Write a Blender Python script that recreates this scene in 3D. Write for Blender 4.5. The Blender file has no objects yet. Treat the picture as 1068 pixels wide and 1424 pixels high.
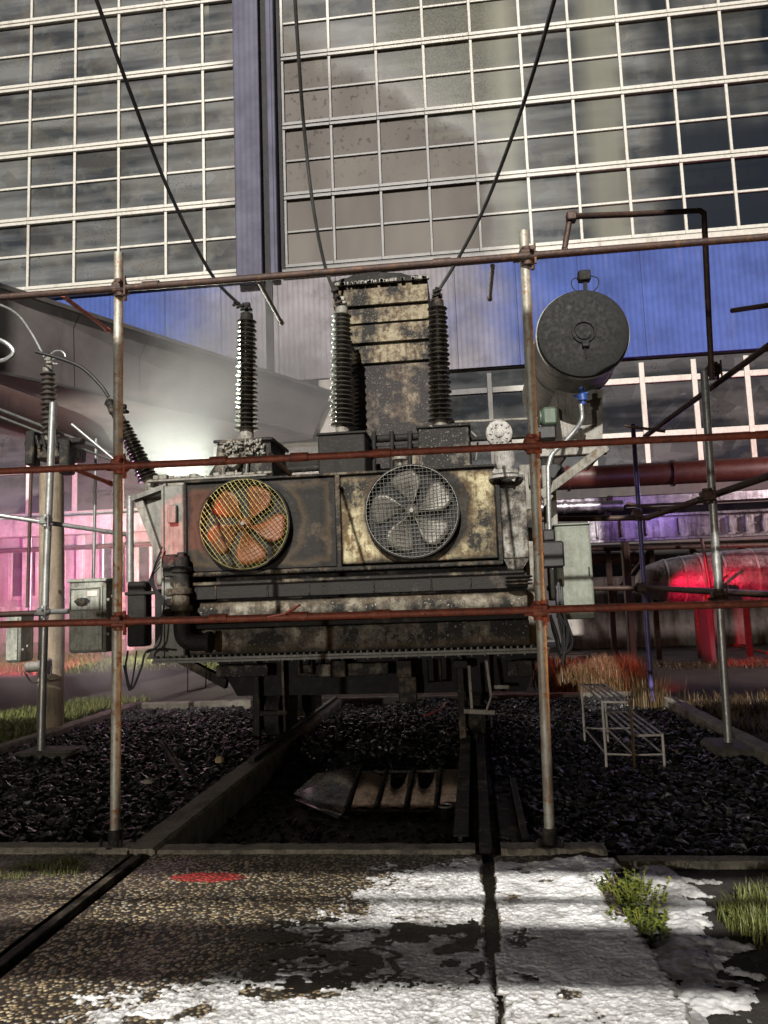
import bpy, math, random
import numpy as np
from mathutils import Vector, Matrix
random.seed(7); rng = np.random.default_rng(11)
C = bpy.context.scene.collection
PI = math.pi
# ------------------------------------------------------------------ camera model (also used to read positions off the photo)
F = 1068.; PIT = math.radians(6.4); ROLL = math.radians(-2.1); YAW = math.radians(6.3); H = 1.6
CR = Matrix.Rotation(YAW, 3, 'Z') @ Matrix.Rotation(PI/2+PIT, 3, 'X') @ Matrix.Rotation(ROLL, 3, 'Z')
def ray(x, y): return CR @ Vector((x-534, 712-y, -F))
def P(x, y, Y):
    d = ray(x, y); t = Y/d.y
    return Vector((d.x*t, Y, H+d.z*t))
def G(x, y, z=0.):
    d = ray(x, y); t = (z-H)/d.z
    return Vector((d.x*t, d.y*t, z))
def PX(x, y, Y): return P(x, y, Y).x
def PZ(x, y, Y): return P(x, y, Y).z

# ------------------------------------------------------------------ mesh builder
ORG = {}
class MB:
    def __init__(s): s.v = []; s.f = []; s.sm = []
    def add(s, vs, fs, smooth=False):
        b = len(s.v); s.v += [tuple(v) for v in vs]; s.f += [tuple(b+i for i in f) for f in fs]; s.sm += [smooth]*len(fs); return s
    def box(s, x0, x1, y0, y1, z0, z1, M=None):
        x0, x1 = min(x0, x1), max(x0, x1); y0, y1 = min(y0, y1), max(y0, y1); z0, z1 = min(z0, z1), max(z0, z1)
        vs = [Vector((x, y, z)) for z in (z0, z1) for y in (y0, y1) for x in (x0, x1)]
        if M is not None: vs = [M @ v for v in vs]
        return s.add(vs, [(0,2,3,1), (4,5,7,6), (0,1,5,4), (2,6,7,3), (0,4,6,2), (1,3,7,5)])
    def bbox(s, x0, x1, y0, y1, z0, z1, b=.01, M=None):
        # box with chamfered edges
        x0, x1 = min(x0, x1), max(x0, x1); y0, y1 = min(y0, y1), max(y0, y1); z0, z1 = min(z0, z1), max(z0, z1)
        b = min(b, (x1-x0)*.4, (y1-y0)*.4, (z1-z0)*.4)
        c = ((x0+x1)/2, (y0+y1)/2, (z0+z1)/2); h = ((x1-x0)/2, (y1-y0)/2, (z1-z0)/2)
        vs = []; idx = {}
        for a in range(3):
            for sx in (-1, 1):
                for sy in (-1, 1):
                    for sz in (-1, 1):
                        sg = (sx, sy, sz)
                        p = [c[k]+sg[k]*(h[k]-(0 if k == a else b)) for k in range(3)]
                        idx[(a, sg)] = len(vs); vs.append(Vector(p))
        fs = []
        for a in range(3):
            o = [k for k in range(3) if k != a]
            for s1 in (-1, 1):
                q = []
                for (u, w) in ((-1,-1), (1,-1), (1,1), (-1,1)):
                    g = [0]*3; g[a] = s1; g[o[0]] = u; g[o[1]] = w; q.append(idx[(a, tuple(g))])
                fs.append(tuple(q))
        for a in range(3):
            o = [k for k in range(3) if k != a]
            for u in (-1, 1):
                for w in (-1, 1):
                    q = []
                    for (f, t) in ((o[0], -1), (o[0], 1), (o[1], 1), (o[1], -1)):
                        g = [0]*3; g[a] = t; g[o[0]] = u; g[o[1]] = w; q.append(idx[(f, tuple(g))])
                    fs.append(tuple(q))
        for sx in (-1, 1):
            for sy in (-1, 1):
                for sz in (-1, 1): fs.append(tuple(idx[(a, (sx, sy, sz))] for a in range(3)))
        if M is not None: vs = [M @ v for v in vs]
        # fix normals
        cc = sum(vs, Vector())/len(vs); out = []
        for f in fs:
            n = (vs[f[1]]-vs[f[0]]).cross(vs[f[2]]-vs[f[0]]); m = sum((vs[i] for i in f), Vector())/len(f)
            out.append(f if n.dot(m-cc) > 0 else f[::-1])
        return s.add(vs, out)
    def bar(s, a, b, w, h=None, up=(0,0,1)):
        a = Vector(a); b = Vector(b); h = h or w; d = (b-a); L = d.length; d.normalize(); u = Vector(up)
        if abs(d.dot(u)) > .98: u = Vector((1,0,0))
        x = d.cross(u).normalized(); z = x.cross(d)
        M = Matrix((x, d, z)).transposed().to_4x4(); M.translation = a
        return s.bbox(-w/2, w/2, 0, L, -h/2, h/2, min(w, h)*.08, M)
    def tube(s, pts, r, n=12, cap=True, rs=None):
        pts = [Vector(p) for p in pts]; N = len(pts); rings = []
        t0 = (pts[1]-pts[0]).normalized(); u = t0.orthogonal().normalized()
        for i, p in enumerate(pts):
            t = ((pts[min(i+1, N-1)]-p).normalized()+(p-pts[max(i-1, 0)]).normalized()).normalized()
            u = (u-t*u.dot(t)).normalized(); w = t.cross(u); rr = rs[i] if rs else r
            rings.append([p+(u*math.cos(2*PI*k/n)+w*math.sin(2*PI*k/n))*rr for k in range(n)])
        vs = [v for R in rings for v in R]; fs = []
        for i in range(N-1):
            for k in range(n): fs.append((i*n+k, i*n+(k+1) % n, (i+1)*n+(k+1) % n, (i+1)*n+k))
        s.add(vs, fs, n > 6)
        if cap:
            s.add(rings[0], [tuple(range(n))[::-1]]); s.add(rings[-1], [tuple(range(n))])
        return s
    def lathe(s, prof, o, axis, n=24, smooth=True, cap=True):
        # prof: [(r, t)] along axis from o
        o = Vector(o); a = Vector(axis).normalized(); u = a.orthogonal().normalized(); w = a.cross(u); vs = []; fs = []
        for (r, t) in prof:
            for k in range(n): vs.append(o+a*t+(u*math.cos(2*PI*k/n)+w*math.sin(2*PI*k/n))*max(r, 1e-4))
        for i in range(len(prof)-1):
            for k in range(n): fs.append((i*n+k, i*n+(k+1) % n, (i+1)*n+(k+1) % n, (i+1)*n+k))
        if cap: fs.append(tuple(range(n))[::-1]); fs.append(tuple((len(prof)-1)*n+k for k in range(n)))
        return s.add(vs, fs, smooth)
    def prism(s, poly, d0, d1):
        # poly: list of 3D points, extruded from +d0 to +d1 (vectors)
        n = len(poly); A = [Vector(p)+Vector(d0) for p in poly]; B = [Vector(p)+Vector(d1) for p in poly]
        fs = [tuple(range(n))[::-1], tuple(range(n, 2*n))]+[(k, (k+1) % n, n+(k+1) % n, n+k) for k in range(n)]
        return s.add(A+B, fs)
    def build(s, name, m, parent=None, org=None, loc=None):
        me = bpy.data.meshes.new(name); o = bpy.data.objects.new(name, me); C.objects.link(o)
        if parent is not None:
            org = ORG[parent]; o.parent = parent; ORG[o] = org; loc = (0, 0, 0)
        else:
            if org is None:
                a = np.array(s.v); org = Vector(((a[:,0].min()+a[:,0].max())/2, (a[:,1].min()+a[:,1].max())/2, a[:,2].min()))
            org = Vector(org); loc = org; ORG[o] = org
        me.from_pydata([(v[0]-org[0], v[1]-org[1], v[2]-org[2]) for v in s.v], [], s.f)
        me.polygons.foreach_set('use_smooth', s.sm); me.materials.append(m); me.update()
        o.location = loc
        import bmesh
        if len(s.f) < 60000:
            bm = bmesh.new(); bm.from_mesh(me); bmesh.ops.recalc_face_normals(bm, faces=bm.faces); bm.to_mesh(me); bm.free()
        try: me.set_sharp_from_angle(angle=math.radians(38))
        except Exception: pass
        return o
def thing(name, label, cat, loc, group=None):
    o = bpy.data.objects.new(name, None); C.objects.link(o); o.location = loc; ORG[o] = Vector(loc); o.empty_display_size = .1
    return tag(o, label, cat, group)
def tag(o, label=None, cat=None, group=None, kind=None):
    if label: o['label'] = label
    if cat: o['category'] = cat
    if group: o['group'] = group
    if kind: o['kind'] = kind
    return o
def bez(pts, n=24):
    # Catmull-Rom through pts
    pts = [Vector(p) for p in pts]; q = [2*pts[0]-pts[1]]+pts+[2*pts[-1]-pts[-2]]; out = []
    m = max(2, n//(len(pts)-1))
    for i in range(len(pts)-1):
        a, b, c, d = q[i:i+4]
        for k in range(m):
            t = k/m; out.append(.5*((2*b)+(c-a)*t+(2*a-5*b+4*c-d)*t*t+(3*b-a-3*c+d)*t**3))
    return out+[pts[-1]]

# ------------------------------------------------------------------ materials
class NT:
    def __init__(s, name):
        s.m = bpy.data.materials.new(name); s.m.use_nodes = True; s.t = s.m.node_tree; s.t.nodes.clear()
        s.out = s.n('ShaderNodeOutputMaterial'); s.pos = s.n('ShaderNodeNewGeometry').outputs['Position']
    def n(s, typ, **k):
        x = s.t.nodes.new(typ)
        for a, b in k.items(): setattr(x, a, b)
        return x
    def l(s, a, b): s.t.links.new(a, b)
    def setv(s, sock, v):
        if v is None: return
        if isinstance(v, bpy.types.NodeSocket): s.l(v, sock)
        elif sock.type == 'RGBA' and not isinstance(v, (int, float)): sock.default_value = (*v, 1) if len(v) == 3 else v
        else: sock.default_value = v
    def vec(s, scale, off=(0,0,0), src=None):
        m = s.n('ShaderNodeMapping'); s.l(src or s.pos, m.inputs['Vector']); m.inputs['Scale'].default_value = scale; m.inputs['Location'].default_value = off; return m.outputs[0]
    def noise(s, scale, detail=6, rough=.6, v=None, dist=0.):
        x = s.n('ShaderNodeTexNoise'); s.l(v or s.pos, x.inputs['Vector']); x.inputs['Scale'].default_value = scale; x.inputs['Detail'].default_value = detail
        x.inputs['Roughness'].default_value = rough; x.inputs['Distortion'].default_value = dist; return x.outputs[0]
    def voro(s, scale, feat='F1', v=None, out='Distance', rnd=1.):
        x = s.n('ShaderNodeTexVoronoi', feature=feat); s.l(v or s.pos, x.inputs['Vector']); x.inputs['Scale'].default_value = scale; x.inputs['Randomness'].default_value = rnd; return x.outputs[out]
    def rng(s, v, a, b, c=0., d=1., smooth=False):
        x = s.n('ShaderNodeMapRange'); x.interpolation_type = 'SMOOTHSTEP' if smooth else 'LINEAR'
        s.l(v, x.inputs['Value']); x.inputs['From Min'].default_value = a; x.inputs['From Max'].default_value = b; x.inputs['To Min'].default_value = c; x.inputs['To Max'].default_value = d; return x.outputs[0]
    def math(s, op, a, b=None, c=None):
        x = s.n('ShaderNodeMath', operation=op)
        for i, v in enumerate((a, b, c)): s.setv(x.inputs[i], v)
        return x.outputs[0]
    def mix(s, f, a, b):
        x = s.n('ShaderNodeMix', data_type='RGBA'); s.setv(x.inputs[0], f); s.setv(x.inputs[6], a); s.setv(x.inputs[7], b); return x.outputs[2]
    def sep(s, v=None):
        x = s.n('ShaderNodeSeparateXYZ'); s.l(v or s.pos, x.inputs[0]); return x.outputs
    def bump(s, h, strength=.4, dist=.01):
        x = s.n('ShaderNodeBump'); s.l(h, x.inputs['Height']); x.inputs['Strength'].default_value = strength; x.inputs['Distance'].default_value = dist; return x.outputs[0]
    def pr(s, col, rough=.6, metal=0., bump=None, spec=None, **k):
        x = s.n('ShaderNodeBsdfPrincipled'); s.setv(x.inputs['Base Color'], col); s.setv(x.inputs['Roughness'], rough); s.setv(x.inputs['Metallic'], metal)
        if bump is not None: s.l(bump, x.inputs['Normal'])
        if spec is not None: x.inputs['Specular IOR Level'].default_value = spec
        for a, b in k.items(): s.setv(x.inputs[a.replace('_', ' ')], b)
        return x.outputs[0]
    def done(s, sh): s.l(sh, s.out.inputs['Surface']); return s.m

def paint(name, col, rough=.5, dirt=.4, dirtcol=(.05,.045,.04), metal=0., sc=3., rustc=None, bump=.25):
    t = NT(name); n1 = t.noise(sc, 8, .65); n2 = t.noise(sc*7, 6, .7); streak = t.noise(1, 6, .65, t.vec((sc*6, sc*6, sc*.6)))
    f = t.math('MULTIPLY', t.rng(t.math('ADD', n1, t.math('MULTIPLY', t.math('SUBTRACT', streak, .5), .9)), .42, .75), dirt*1.6)
    c = t.mix(f, t.mix(t.rng(n2, .35, .65), tuple(x*.82 for x in col), tuple(min(1, x*1.12) for x in col)), dirtcol)
    if rustc is not None: c = t.mix(t.rng(t.noise(sc*3, 9, .7, t.vec((1,1,1), (7,3,1))), .55, .62), c, rustc)
    return t.done(t.pr(c, t.rng(n2, .3, .7, rough*.8, min(1, rough*1.25)), metal, t.bump(n2, bump, .01)))
def burnt(name, base=(.45,.37,.2), soot=.5, rust=.3, sc=1.6, flake=.5, dark=(.009,.008,.007), rustc=(.09,.045,.022), off=(0,0,0), stain=None):
    # fire-damaged paint: cream paint, soot clouds, rust, flaked edges
    t = NT(name); v = t.vec((1,1,1), off)
    n1 = t.noise(sc, 10, .62, v, .4); n2 = t.noise(sc*5.5, 8, .7, v); n3 = t.noise(sc*26, 5, .7, v)
    st = t.noise(1, 6, .6, t.vec((sc*7, sc*7, sc*.7), off))
    pc = t.mix(t.rng(n3, .38, .62), tuple(x*.55 for x in base), tuple(min(1, x*1.1) for x in base))
    pc = t.mix(t.rng(n2, .45, .6), pc, tuple(x*.6+.02 for x in base))
    rf = t.math('MULTIPLY', t.rng(t.math('ADD', t.math('MULTIPLY', n2, .5), t.math('MULTIPLY', st, .5)), .53-.1*rust, .6-.1*rust), min(1, rust*2))
    c = t.mix(rf, pc, rustc)
    k = .5+(.5-soot)*.45
    sf = t.math('ADD', t.math('ADD', t.math('MULTIPLY', n1, .62), t.math('MULTIPLY', n2, .26)), t.math('MULTIPLY', st, .12))
    sfac = t.math('MAXIMUM', t.rng(sf, k-.03, k+.035), t.math('MULTIPLY', t.rng(n3, .5, .58), t.rng(sf, k-.12, k-.02, 0, .85)))
    edge = t.math('MULTIPLY', t.rng(sf, k-.07, k-.01), t.rng(sf, k+.04, k)); c = t.mix(t.math('MULTIPLY', edge, .55), c, tuple(x*.8 for x in rustc))
    c = t.mix(sfac, c, t.mix(t.rng(n2, .4, .65), dark, tuple(x*2.+.006 for x in dark)))
    fl = t.math('MULTIPLY', t.rng(n3, .60, .65), t.rng(n1, .4, .55, .0, flake))
    c = t.mix(fl, c, tuple(min(1, x*1.25+.08) for x in base))
    if stain: c = stain(t, c)
    return t.done(t.pr(c, t.rng(n2, .3, .7, .45, .85), 0., t.bump(t.math('ADD', n2, t.math('MULTIPLY', n3, .6)), .6, .012), .25))
def emis(name, col, s):
    t = NT(name); e = t.n('ShaderNodeEmission'); t.setv(e.inputs[0], col); e.inputs[1].default_value = s; return t.done(e.outputs[0])

def soot_stain(xc=-3.2, xw=4.3, ztop=18.4, zbot=4.):
    """grey soot film left on the facade above the fire: a stain fixed to the building"""
    def fn(t, extra=0.):
        s = t.sep(); n = t.noise(.35, 5, .6)
        nx = t.math('MULTIPLY', t.math('SUBTRACT', n, .5), 2.0)
        dx = t.math('ABSOLUTE', t.math('SUBTRACT', t.math('ADD', s[0], nx), xc))
        a = t.rng(dx, xw-.4, xw+1.3, 1, 0, True)
        slope = t.math('ADD', s[2], t.math('MULTIPLY', s[0], .75))   # reaches higher on the left
        b = t.rng(t.math('ADD', slope, nx), ztop-1.2, ztop+1.5, 1, 0, True)
        return t.math('MULTIPLY', a, b)
    return fn
facade_soot = soot_stain()

def frame_mat():
    t = NT('facade_window_frame'); f = facade_soot(t)
    n = t.noise(9, 8, .7); n2 = t.noise(40, 4, .7); s = t.sep()
    c = t.mix(t.rng(n, .35, .7), (.58,.56,.51), (.42,.40,.35))
    c = t.mix(t.rng(t.noise(1, 6, .7, t.vec((2,2,.35))), .56, .72, 0, .6), c, (.2,.16,.11))
    # soot splashes on the frames above the stain
    sp = t.math('MULTIPLY', t.rng(n2, .5, .53), t.math('MULTIPLY', t.rng(t.math('ABSOLUTE', t.math('SUBTRACT', s[0], -.9)), 1.6, 3.4, 1, 0), 1.))
    c = t.mix(sp, c, (.12,.10,.05))
    c = t.mix(f, c, t.mix(t.rng(n2, .58, .63, 0, .35), t.mix(t.rng(t.noise(2., 4, .6), .4, .6), (.075,.068,.062), (.035,.031,.029)), (.26,.24,.2)))
    return t.done(t.pr(c, .45, 0, t.bump(n2, .2, .01)))
def pane_mat(name, trans=.45, film=(.16,.145,.12), sootable=True, tint=(.55,.6,.5)):
    t = NT(name); s = t.sep()
    rp = t.n('ShaderNodeNewGeometry').outputs['Random Per Island']; cb = t.n('ShaderNodeCombineXYZ'); t.l(t.math('MULTIPLY', rp, 5.), cb.inputs[0]); t.l(t.math('MULTIPLY', rp, .35), cb.inputs[2])
    va = t.n('ShaderNodeVectorMath', operation='ADD'); t.l(t.pos, va.inputs[0]); t.l(cb.outputs[0], va.inputs[1]); pv = va.outputs[0]
    big = t.noise(1, 3, .5, t.vec((.22,.3,1.7), (0,0,0), pv)); mid = t.noise(1.1, 6, .6, pv); fine = t.noise(14, 8, .75); drops = t.voro(6, 'F1', t.vec((1,1,.7)))
    col = t.mix(t.rng(big, .38, .62), (.030,.036,.045), (.16,.168,.172))
    col = t.mix(t.rng(mid, .5, .66, 0, .45), col, (.20,.20,.18))
    col = t.mix(t.rng(t.voro(3.1, 'F1', t.vec((.55,1,.7), (3,1,2)), 'Color'), .2, .9, 0, .5), col, tuple(x*.55 for x in film))
    dirt = t.math('MULTIPLY', t.rng(fine, .56, .6, 0, .8), t.rng(t.noise(.5, 4, .5), .5, .6))
    col = t.mix(dirt, col, (.02,.022,.02))
    opac = 1-trans; rough = t.rng(fine, .3, .7, .05, .3); fac = opac
    if sootable:
        f = facade_soot(t); right = t.rng(s[0], 2., 6.5)
        col = t.mix(t.math('MULTIPLY', right, t.rng(t.noise(1, 2, .5, t.vec((.55,.5,.16))), .36, .6)), col, (.008,.012,.02))  # dark navy reflection painted into the right-hand panes
            # olive scorch above the soot film, pale streaks and cold dark area at right are painted reflections
        nn = t.math('MULTIPLY', t.math('SUBTRACT', t.noise(.6, 5, .6), .5), 2.)
        ol = t.math('MULTIPLY', t.rng(t.math('ABSOLUTE', t.math('SUBTRACT', t.math('ADD', s[0], nn), .2)), 3.0, 1.6), t.rng(t.math('ADD', s[2], nn), 17.5, 19.))
        col = t.mix(t.math('MULTIPLY', ol, .85), col, t.mix(t.rng(fine, .45, .58), (.018,.018,.010), (.085,.083,.05)))
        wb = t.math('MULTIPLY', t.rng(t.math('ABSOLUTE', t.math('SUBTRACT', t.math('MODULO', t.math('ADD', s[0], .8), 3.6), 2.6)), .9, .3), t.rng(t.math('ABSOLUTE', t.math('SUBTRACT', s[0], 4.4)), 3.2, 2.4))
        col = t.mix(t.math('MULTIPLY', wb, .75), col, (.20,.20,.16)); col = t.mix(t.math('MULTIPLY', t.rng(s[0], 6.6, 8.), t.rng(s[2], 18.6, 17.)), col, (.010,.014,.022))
        edge = t.math('MULTIPLY', f, t.rng(f, .99, .3)); dots = t.math('MULTIPLY', t.math('LESS_THAN', t.noise(5, 4, .55, t.vec((1,1,.8))), .40), t.rng(f, .1, .6, 0, .5))
        col = t.mix(t.math('MULTIPLY', f, .97), col, t.mix(t.rng(t.noise(1, 2, .5, t.vec((.7,.7,.25))), .3, .7), (.115,.104,.095), (.16,.145,.132)))
        col = t.mix(t.math('MULTIPLY', dots, t.math('MULTIPLY', t.rng(s[2], 15.5, 18.5), t.rng(s[2], 24, 20))), col, (.02,.018,.016))
        rough = t.math('MAXIMUM', rough, t.math('MULTIPLY', f, .6))
        fac = t.math('MAXIMUM', opac, f)
    hv = t.n('ShaderNodeHueSaturation'); t.l(t.rng(rp, 0, 1, .72, 1.30), hv.inputs['Value']); t.l(col, hv.inputs['Color']); col = hv.outputs[0]
    p = t.pr(col, t.math('MAXIMUM', rough, .3), 0, t.bump(t.math('ADD', mid, t.math('MULTIPLY', fine, .15)), .08, .03), .07)
    tr = t.n('ShaderNodeBsdfTransparent'); tr.inputs[0].default_value = (*tint, 1)
    mx = t.n('ShaderNodeMixShader'); t.setv(mx.inputs[0], fac); t.l(tr.outputs[0], mx.inputs[1]); t.l(p, mx.inputs[2])
    return t.done(mx.outputs[0])
def corrugated(name, col, pitch=.16, soot=True, rough=.5):
    t = NT(name); s = t.sep()
    w = t.math('SINE', t.math('MULTIPLY', s[0], 2*PI/pitch)); panel = t.math('FRACT', t.math('MULTIPLY', t.math('ADD', s[0], 40), 1/2.1))
    joint = t.math('LESS_THAN', panel, .012)
    n = t.noise(.8, 8, .65); st = t.noise(1, 6, .7, t.vec((3,3,.25)))
    c = t.mix(t.rng(n, .35, .7), col, tuple(x*.6 for x in col)); c = t.mix(t.rng(st, .58, .75, 0, .35), c, (.18,.2,.3))
    if soot:
        nn = t.math('MULTIPLY', t.math('SUBTRACT', t.noise(.5, 5, .6), .5), 4.5); xx = t.math('ADD', s[0], nn)
        g = t.math('MULTIPLY', t.rng(xx, -11.5, -6.5, 0, 1, True), t.rng(xx, -1.2, 3.4, 1, 0, True))
        c = t.mix(t.math('MULTIPLY', g, .96), c, t.mix(t.rng(t.noise(.6, 6, .6), .35, .65), (.17,.155,.155), (.30,.28,.29)))
        c = t.mix(t.math('MULTIPLY', t.rng(t.noise(1.3, 8, .7), .55, .7, 0, .5), g), c, (.06,.055,.05))
    c = t.mix(t.rng(w, .2, 1., 0, .22), c, (.03,.03,.05)); c = t.mix(t.math('MULTIPLY', joint, .7), c, (.02,.02,.04))  # rib stripes darkened to paint relief shading; joints are dark lines
    return t.done(t.pr(c, .75, 0, t.bump(t.math('ADD', w, t.math('MULTIPLY', n, .5)), .45, .02), .15))

M = {}
def edge_soot(x0, x1, z0, z1, w=.16, ring=None, amt=.9, col=(.012,.011,.010)):
    # soot and burnt-off paint starting from a panel's edges and from the fan opening
    def fn(t, c):
        s = t.sep(); n = t.noise(3.2, 8, .7, t.vec((1,1,1), (x0, 2, z1))); nn = t.math('MULTIPLY', t.math('SUBTRACT', n, .5), .75)
        d = t.math('MINIMUM', t.math('MINIMUM', t.math('SUBTRACT', s[0], x0), t.math('SUBTRACT', x1, s[0])), t.math('MINIMUM', t.math('SUBTRACT', s[2], z0), t.math('SUBTRACT', z1, s[2])))
        if ring:
            dx = t.math('SUBTRACT', s[0], ring[0]); dz = t.math('SUBTRACT', s[2], ring[1]); rr = t.math('SQRT', t.math('ADD', t.math('MULTIPLY', dx, dx), t.math('MULTIPLY', dz, dz)))
            d = t.math('MINIMUM', d, t.math('ADD', t.math('SUBTRACT', rr, ring[2]), t.math('MULTIPLY', dx, -.10)))
        f = t.rng(t.math('ADD', d, t.math('MULTIPLY', nn, w*2.6)), w*.62, w*.30)
        c = t.mix(t.math('MULTIPLY', t.math('MULTIPLY', t.rng(t.math('ADD', d, t.math('MULTIPLY', nn, w*2.6)), w*1.3, w*.6), .6), 1.), c, (.075,.05,.025))
        return t.mix(t.math('MULTIPLY', f, amt), c, col)
    return fn
M['frame'] = frame_mat(); M['pane'] = pane_mat('facade_glass', .10)
M['pane_low'] = pane_mat('lower_glass', .45, sootable=False, tint=(.35,.35,.4))
M['pane_dark'] = pane_mat('dark_glass', .5, (.03,.03,.035), sootable=False, tint=(.12,.12,.16))
M['blue'] = corrugated('blue_cladding', (.07,.115,.36), .19)
M['pilaster'] = corrugated('pilaster_cladding', (.14,.14,.19), .2, False, .75)
M['white_trim'] = paint('white_trim', (.6,.58,.52), .45, .45, (.18,.14,.1), sc=1.2)
M['plaster'] = paint('plaster_wall', (.40,.37,.34), .8, .6, (.2,.16,.13), sc=.6)
M['interior'] = paint('interior_wall', (.35,.32,.26), .8, .5, (.08,.07,.06), sc=.5)
M['crane_yellow'] = paint('crane_yellow', (.55,.30,.03), .5, .4)
M['dark_void'] = paint('dark_recess', (.02,.02,.022), .8, .2)
M['rust_pipe'] = paint('rust_scaffold', (.25,.058,.030), .55, .5, (.05,.03,.022), .25, 7., (.28,.09,.045), .5)
M['dark_pipe'] = paint('dark_scaffold', (.07,.04,.03), .55, .5, (.03,.02,.02), .3, 6., (.12,.06,.03), .5)
M['pole'] = paint('weathered_pole', (.42,.42,.36), .5, .55, (.16,.10,.06), .35, 5., (.25,.13,.06), .4)
M['galv'] = paint('galvanised_pole', (.38,.39,.38), .38, .35, (.12,.11,.1), .6, 5., None, .25)
M['bluepole'] = paint('violet_blue_pole', (.09,.08,.24), .4, .35, (.05,.04,.12), .2, 6.)
M['steel_dark'] = burnt('charred_steel', (.20,.18,.13), .62, .3, 2.2, .35)
M['tank_burnt'] = burnt('tank_burnt_paint', (.36,.34,.27), .64, .22, 1.5, .6)
M['underside'] = burnt('underside_shade_soot', (.08,.07,.055), .85, .2, 2.0, .15, dark=(.004,.004,.004))  # sooty paint made blacker to stand in for shade under the tank
M['panel_dark'] = burnt('fan_panel_charred', (.13,.10,.06), .72, .5, 1.1, .08, rustc=(.11,.065,.035), off=(4,2,9), stain=edge_soot(-3.24, -1.5, 1.97, 3.0, .12, (-2.55, 2.5, .53)))
def red_splash(t, c): return c
M['panel_cream'] = burnt('fan_panel_cream', (.52,.46,.28), .44, .5, 2.0, .6, rustc=(.16,.11,.05), off=(1.5,2,3), stain=edge_soot(-1.5, .33, 1.97, 3.0, .10, (-.63, 2.56, .54)))
M['band_cream'] = burnt('band_cream', (.40,.38,.30), .50, .25, 1.3, .7, off=(2.2,8,1), stain=edge_soot(-3.3, .7, 1.02, 1.66, .10, None, .85))
M['soot_plain'] = burnt('sooty_black', (.12,.11,.10), .75, .12, 2.0, .2)
M['tower_dark'] = burnt('tower_lower', (.30,.26,.19), .62, .35, 1.9, .5, dark=(.018,.015,.015), off=(3,1,4))
M['tower_cream'] = burnt('tower_slats', (.34,.29,.19), .46, .40, 2.4, .6, rustc=(.14,.09,.05), off=(9,5,2))
M['grey_paint'] = paint('grey_paint', (.20,.20,.175), .5, .55, (.07,.06,.05), 0, 4., None)
M['light_grey'] = paint('light_grey_paint', (.26,.25,.22), .5, .7, (.1,.09,.07), 0, 5., (.16,.11,.06))
M['cab'] = paint('cabinet_paint', (.19,.21,.17), .45, .4, (.1,.1,.08), 0, 3.)
M['cable_grey'] = paint('cable_sheath', (.09,.09,.085), .35, .3, (.03,.03,.03), .2, 5.)
M['valve_paint'] = paint('valve_paint', (.40,.39,.36), .55, .6, (.12,.11,.10), 0, 9., (.10,.08,.06), .6)
M['black'] = paint('black_rubber', (.015,.015,.016), .5, .2, (.05,.045,.04), 0, 6.)
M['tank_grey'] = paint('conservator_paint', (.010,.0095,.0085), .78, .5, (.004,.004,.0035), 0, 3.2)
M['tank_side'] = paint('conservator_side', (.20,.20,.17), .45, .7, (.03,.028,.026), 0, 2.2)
M['concrete'] = paint('old_concrete', (.27,.245,.19), .85, .6, (.07,.06,.045), 0, 6., None, .9)
M['concrete_dark'] = paint('dark_concrete', (.10,.09,.07), .7, .6, (.035,.03,.024), 0, 6., None, .9)
M['cab_worn'] = paint('worn_cabinet_paint', (.34,.36,.31), .5, .6, (.10,.095,.08), 0, 4., (.2,.17,.13), .5)
M['tower_wood'] = paint('concrete_post', (.30,.24,.17), .85, .4, (.09,.07,.05), 0, 4.)
M['redpipe'] = paint('red_brown_pipe', (.06,.012,.008), .45, .4, (.08,.02,.015), 0, 2.)
M['silver'] = paint('sheet_metal', (.6,.58,.58), .35, .35, (.15,.12,.11), .7, 2.)
M['insul'] = paint('foil_insulation', (.32,.29,.30), .30, .6, (.06,.05,.05), .6, 2.5, None, 1.6)
M['redhose'] = paint('orange_hose', (.40,.05,.02), .5, .2)
M['brownpipe'] = paint('brown_duct', (.10,.05,.045), .45, .4, (.03,.02,.02), 0, 2.)
t = NT('canopy_cladding'); s_ = t.sep(); n = t.noise(.5, 8, .65); st = t.noise(1, 6, .7, t.vec((2.5,1.,.3)))
c = t.mix(t.rng(n, .35, .65), (.075,.065,.066), (.13,.115,.112)); c = t.mix(t.rng(st, .5, .7, 0, .6), c, (.05,.042,.04))
c = t.mix(t.math('LESS_THAN', t.math('FRACT', t.math('MULTIPLY', t.math('ADD', s_[1], 30), .62)), .014), c, (.02,.018,.018))
M['canopy'] = t.done(t.pr(c, .7, 0, t.bump(n, .15, .02), .2))
M['bluevalve'] = paint('blue_valve', (.02,.06,.25), .4, .3)
M['greenbox'] = paint('green_motor', (.08,.12,.08), .5, .4)
M['steps'] = paint('white_steps', (.62,.60,.54), .5, .35, (.15,.13,.1), 0, 6.)
def porcelain(name, c, r=.12):
    t = NT(name); n = t.noise(9, 7, .7)
    return t.done(t.pr(t.mix(t.rng(n, .4, .7), c, (.06,.052,.042)), t.rng(n, .35, .7, r, r+.35), 0, t.bump(n, .1, .01), .7))
M['porc'] = porcelain('brown_porcelain', (.018,.013,.010)); M['porc_grey'] = porcelain('greyed_porcelain', (.05,.042,.034), .25)
M['blade_o'] = paint('orange_blade', (.20,.048,.016), .5, .5, (.1,.04,.03), .1, 6., None, .4)
M['blade_g'] = paint('grey_blade', (.15,.14,.12), .45, .45, (.06,.055,.05), .3, 6., None, .4)
M['wire_y'] = paint('brass_wire', (.24,.205,.06), .35, .3, (.08,.07,.03), .5, 6.); M['wire_g'] = paint('steel_wire', (.22,.215,.19), .35, .3, (.06,.06,.05), .5, 6.)

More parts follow.
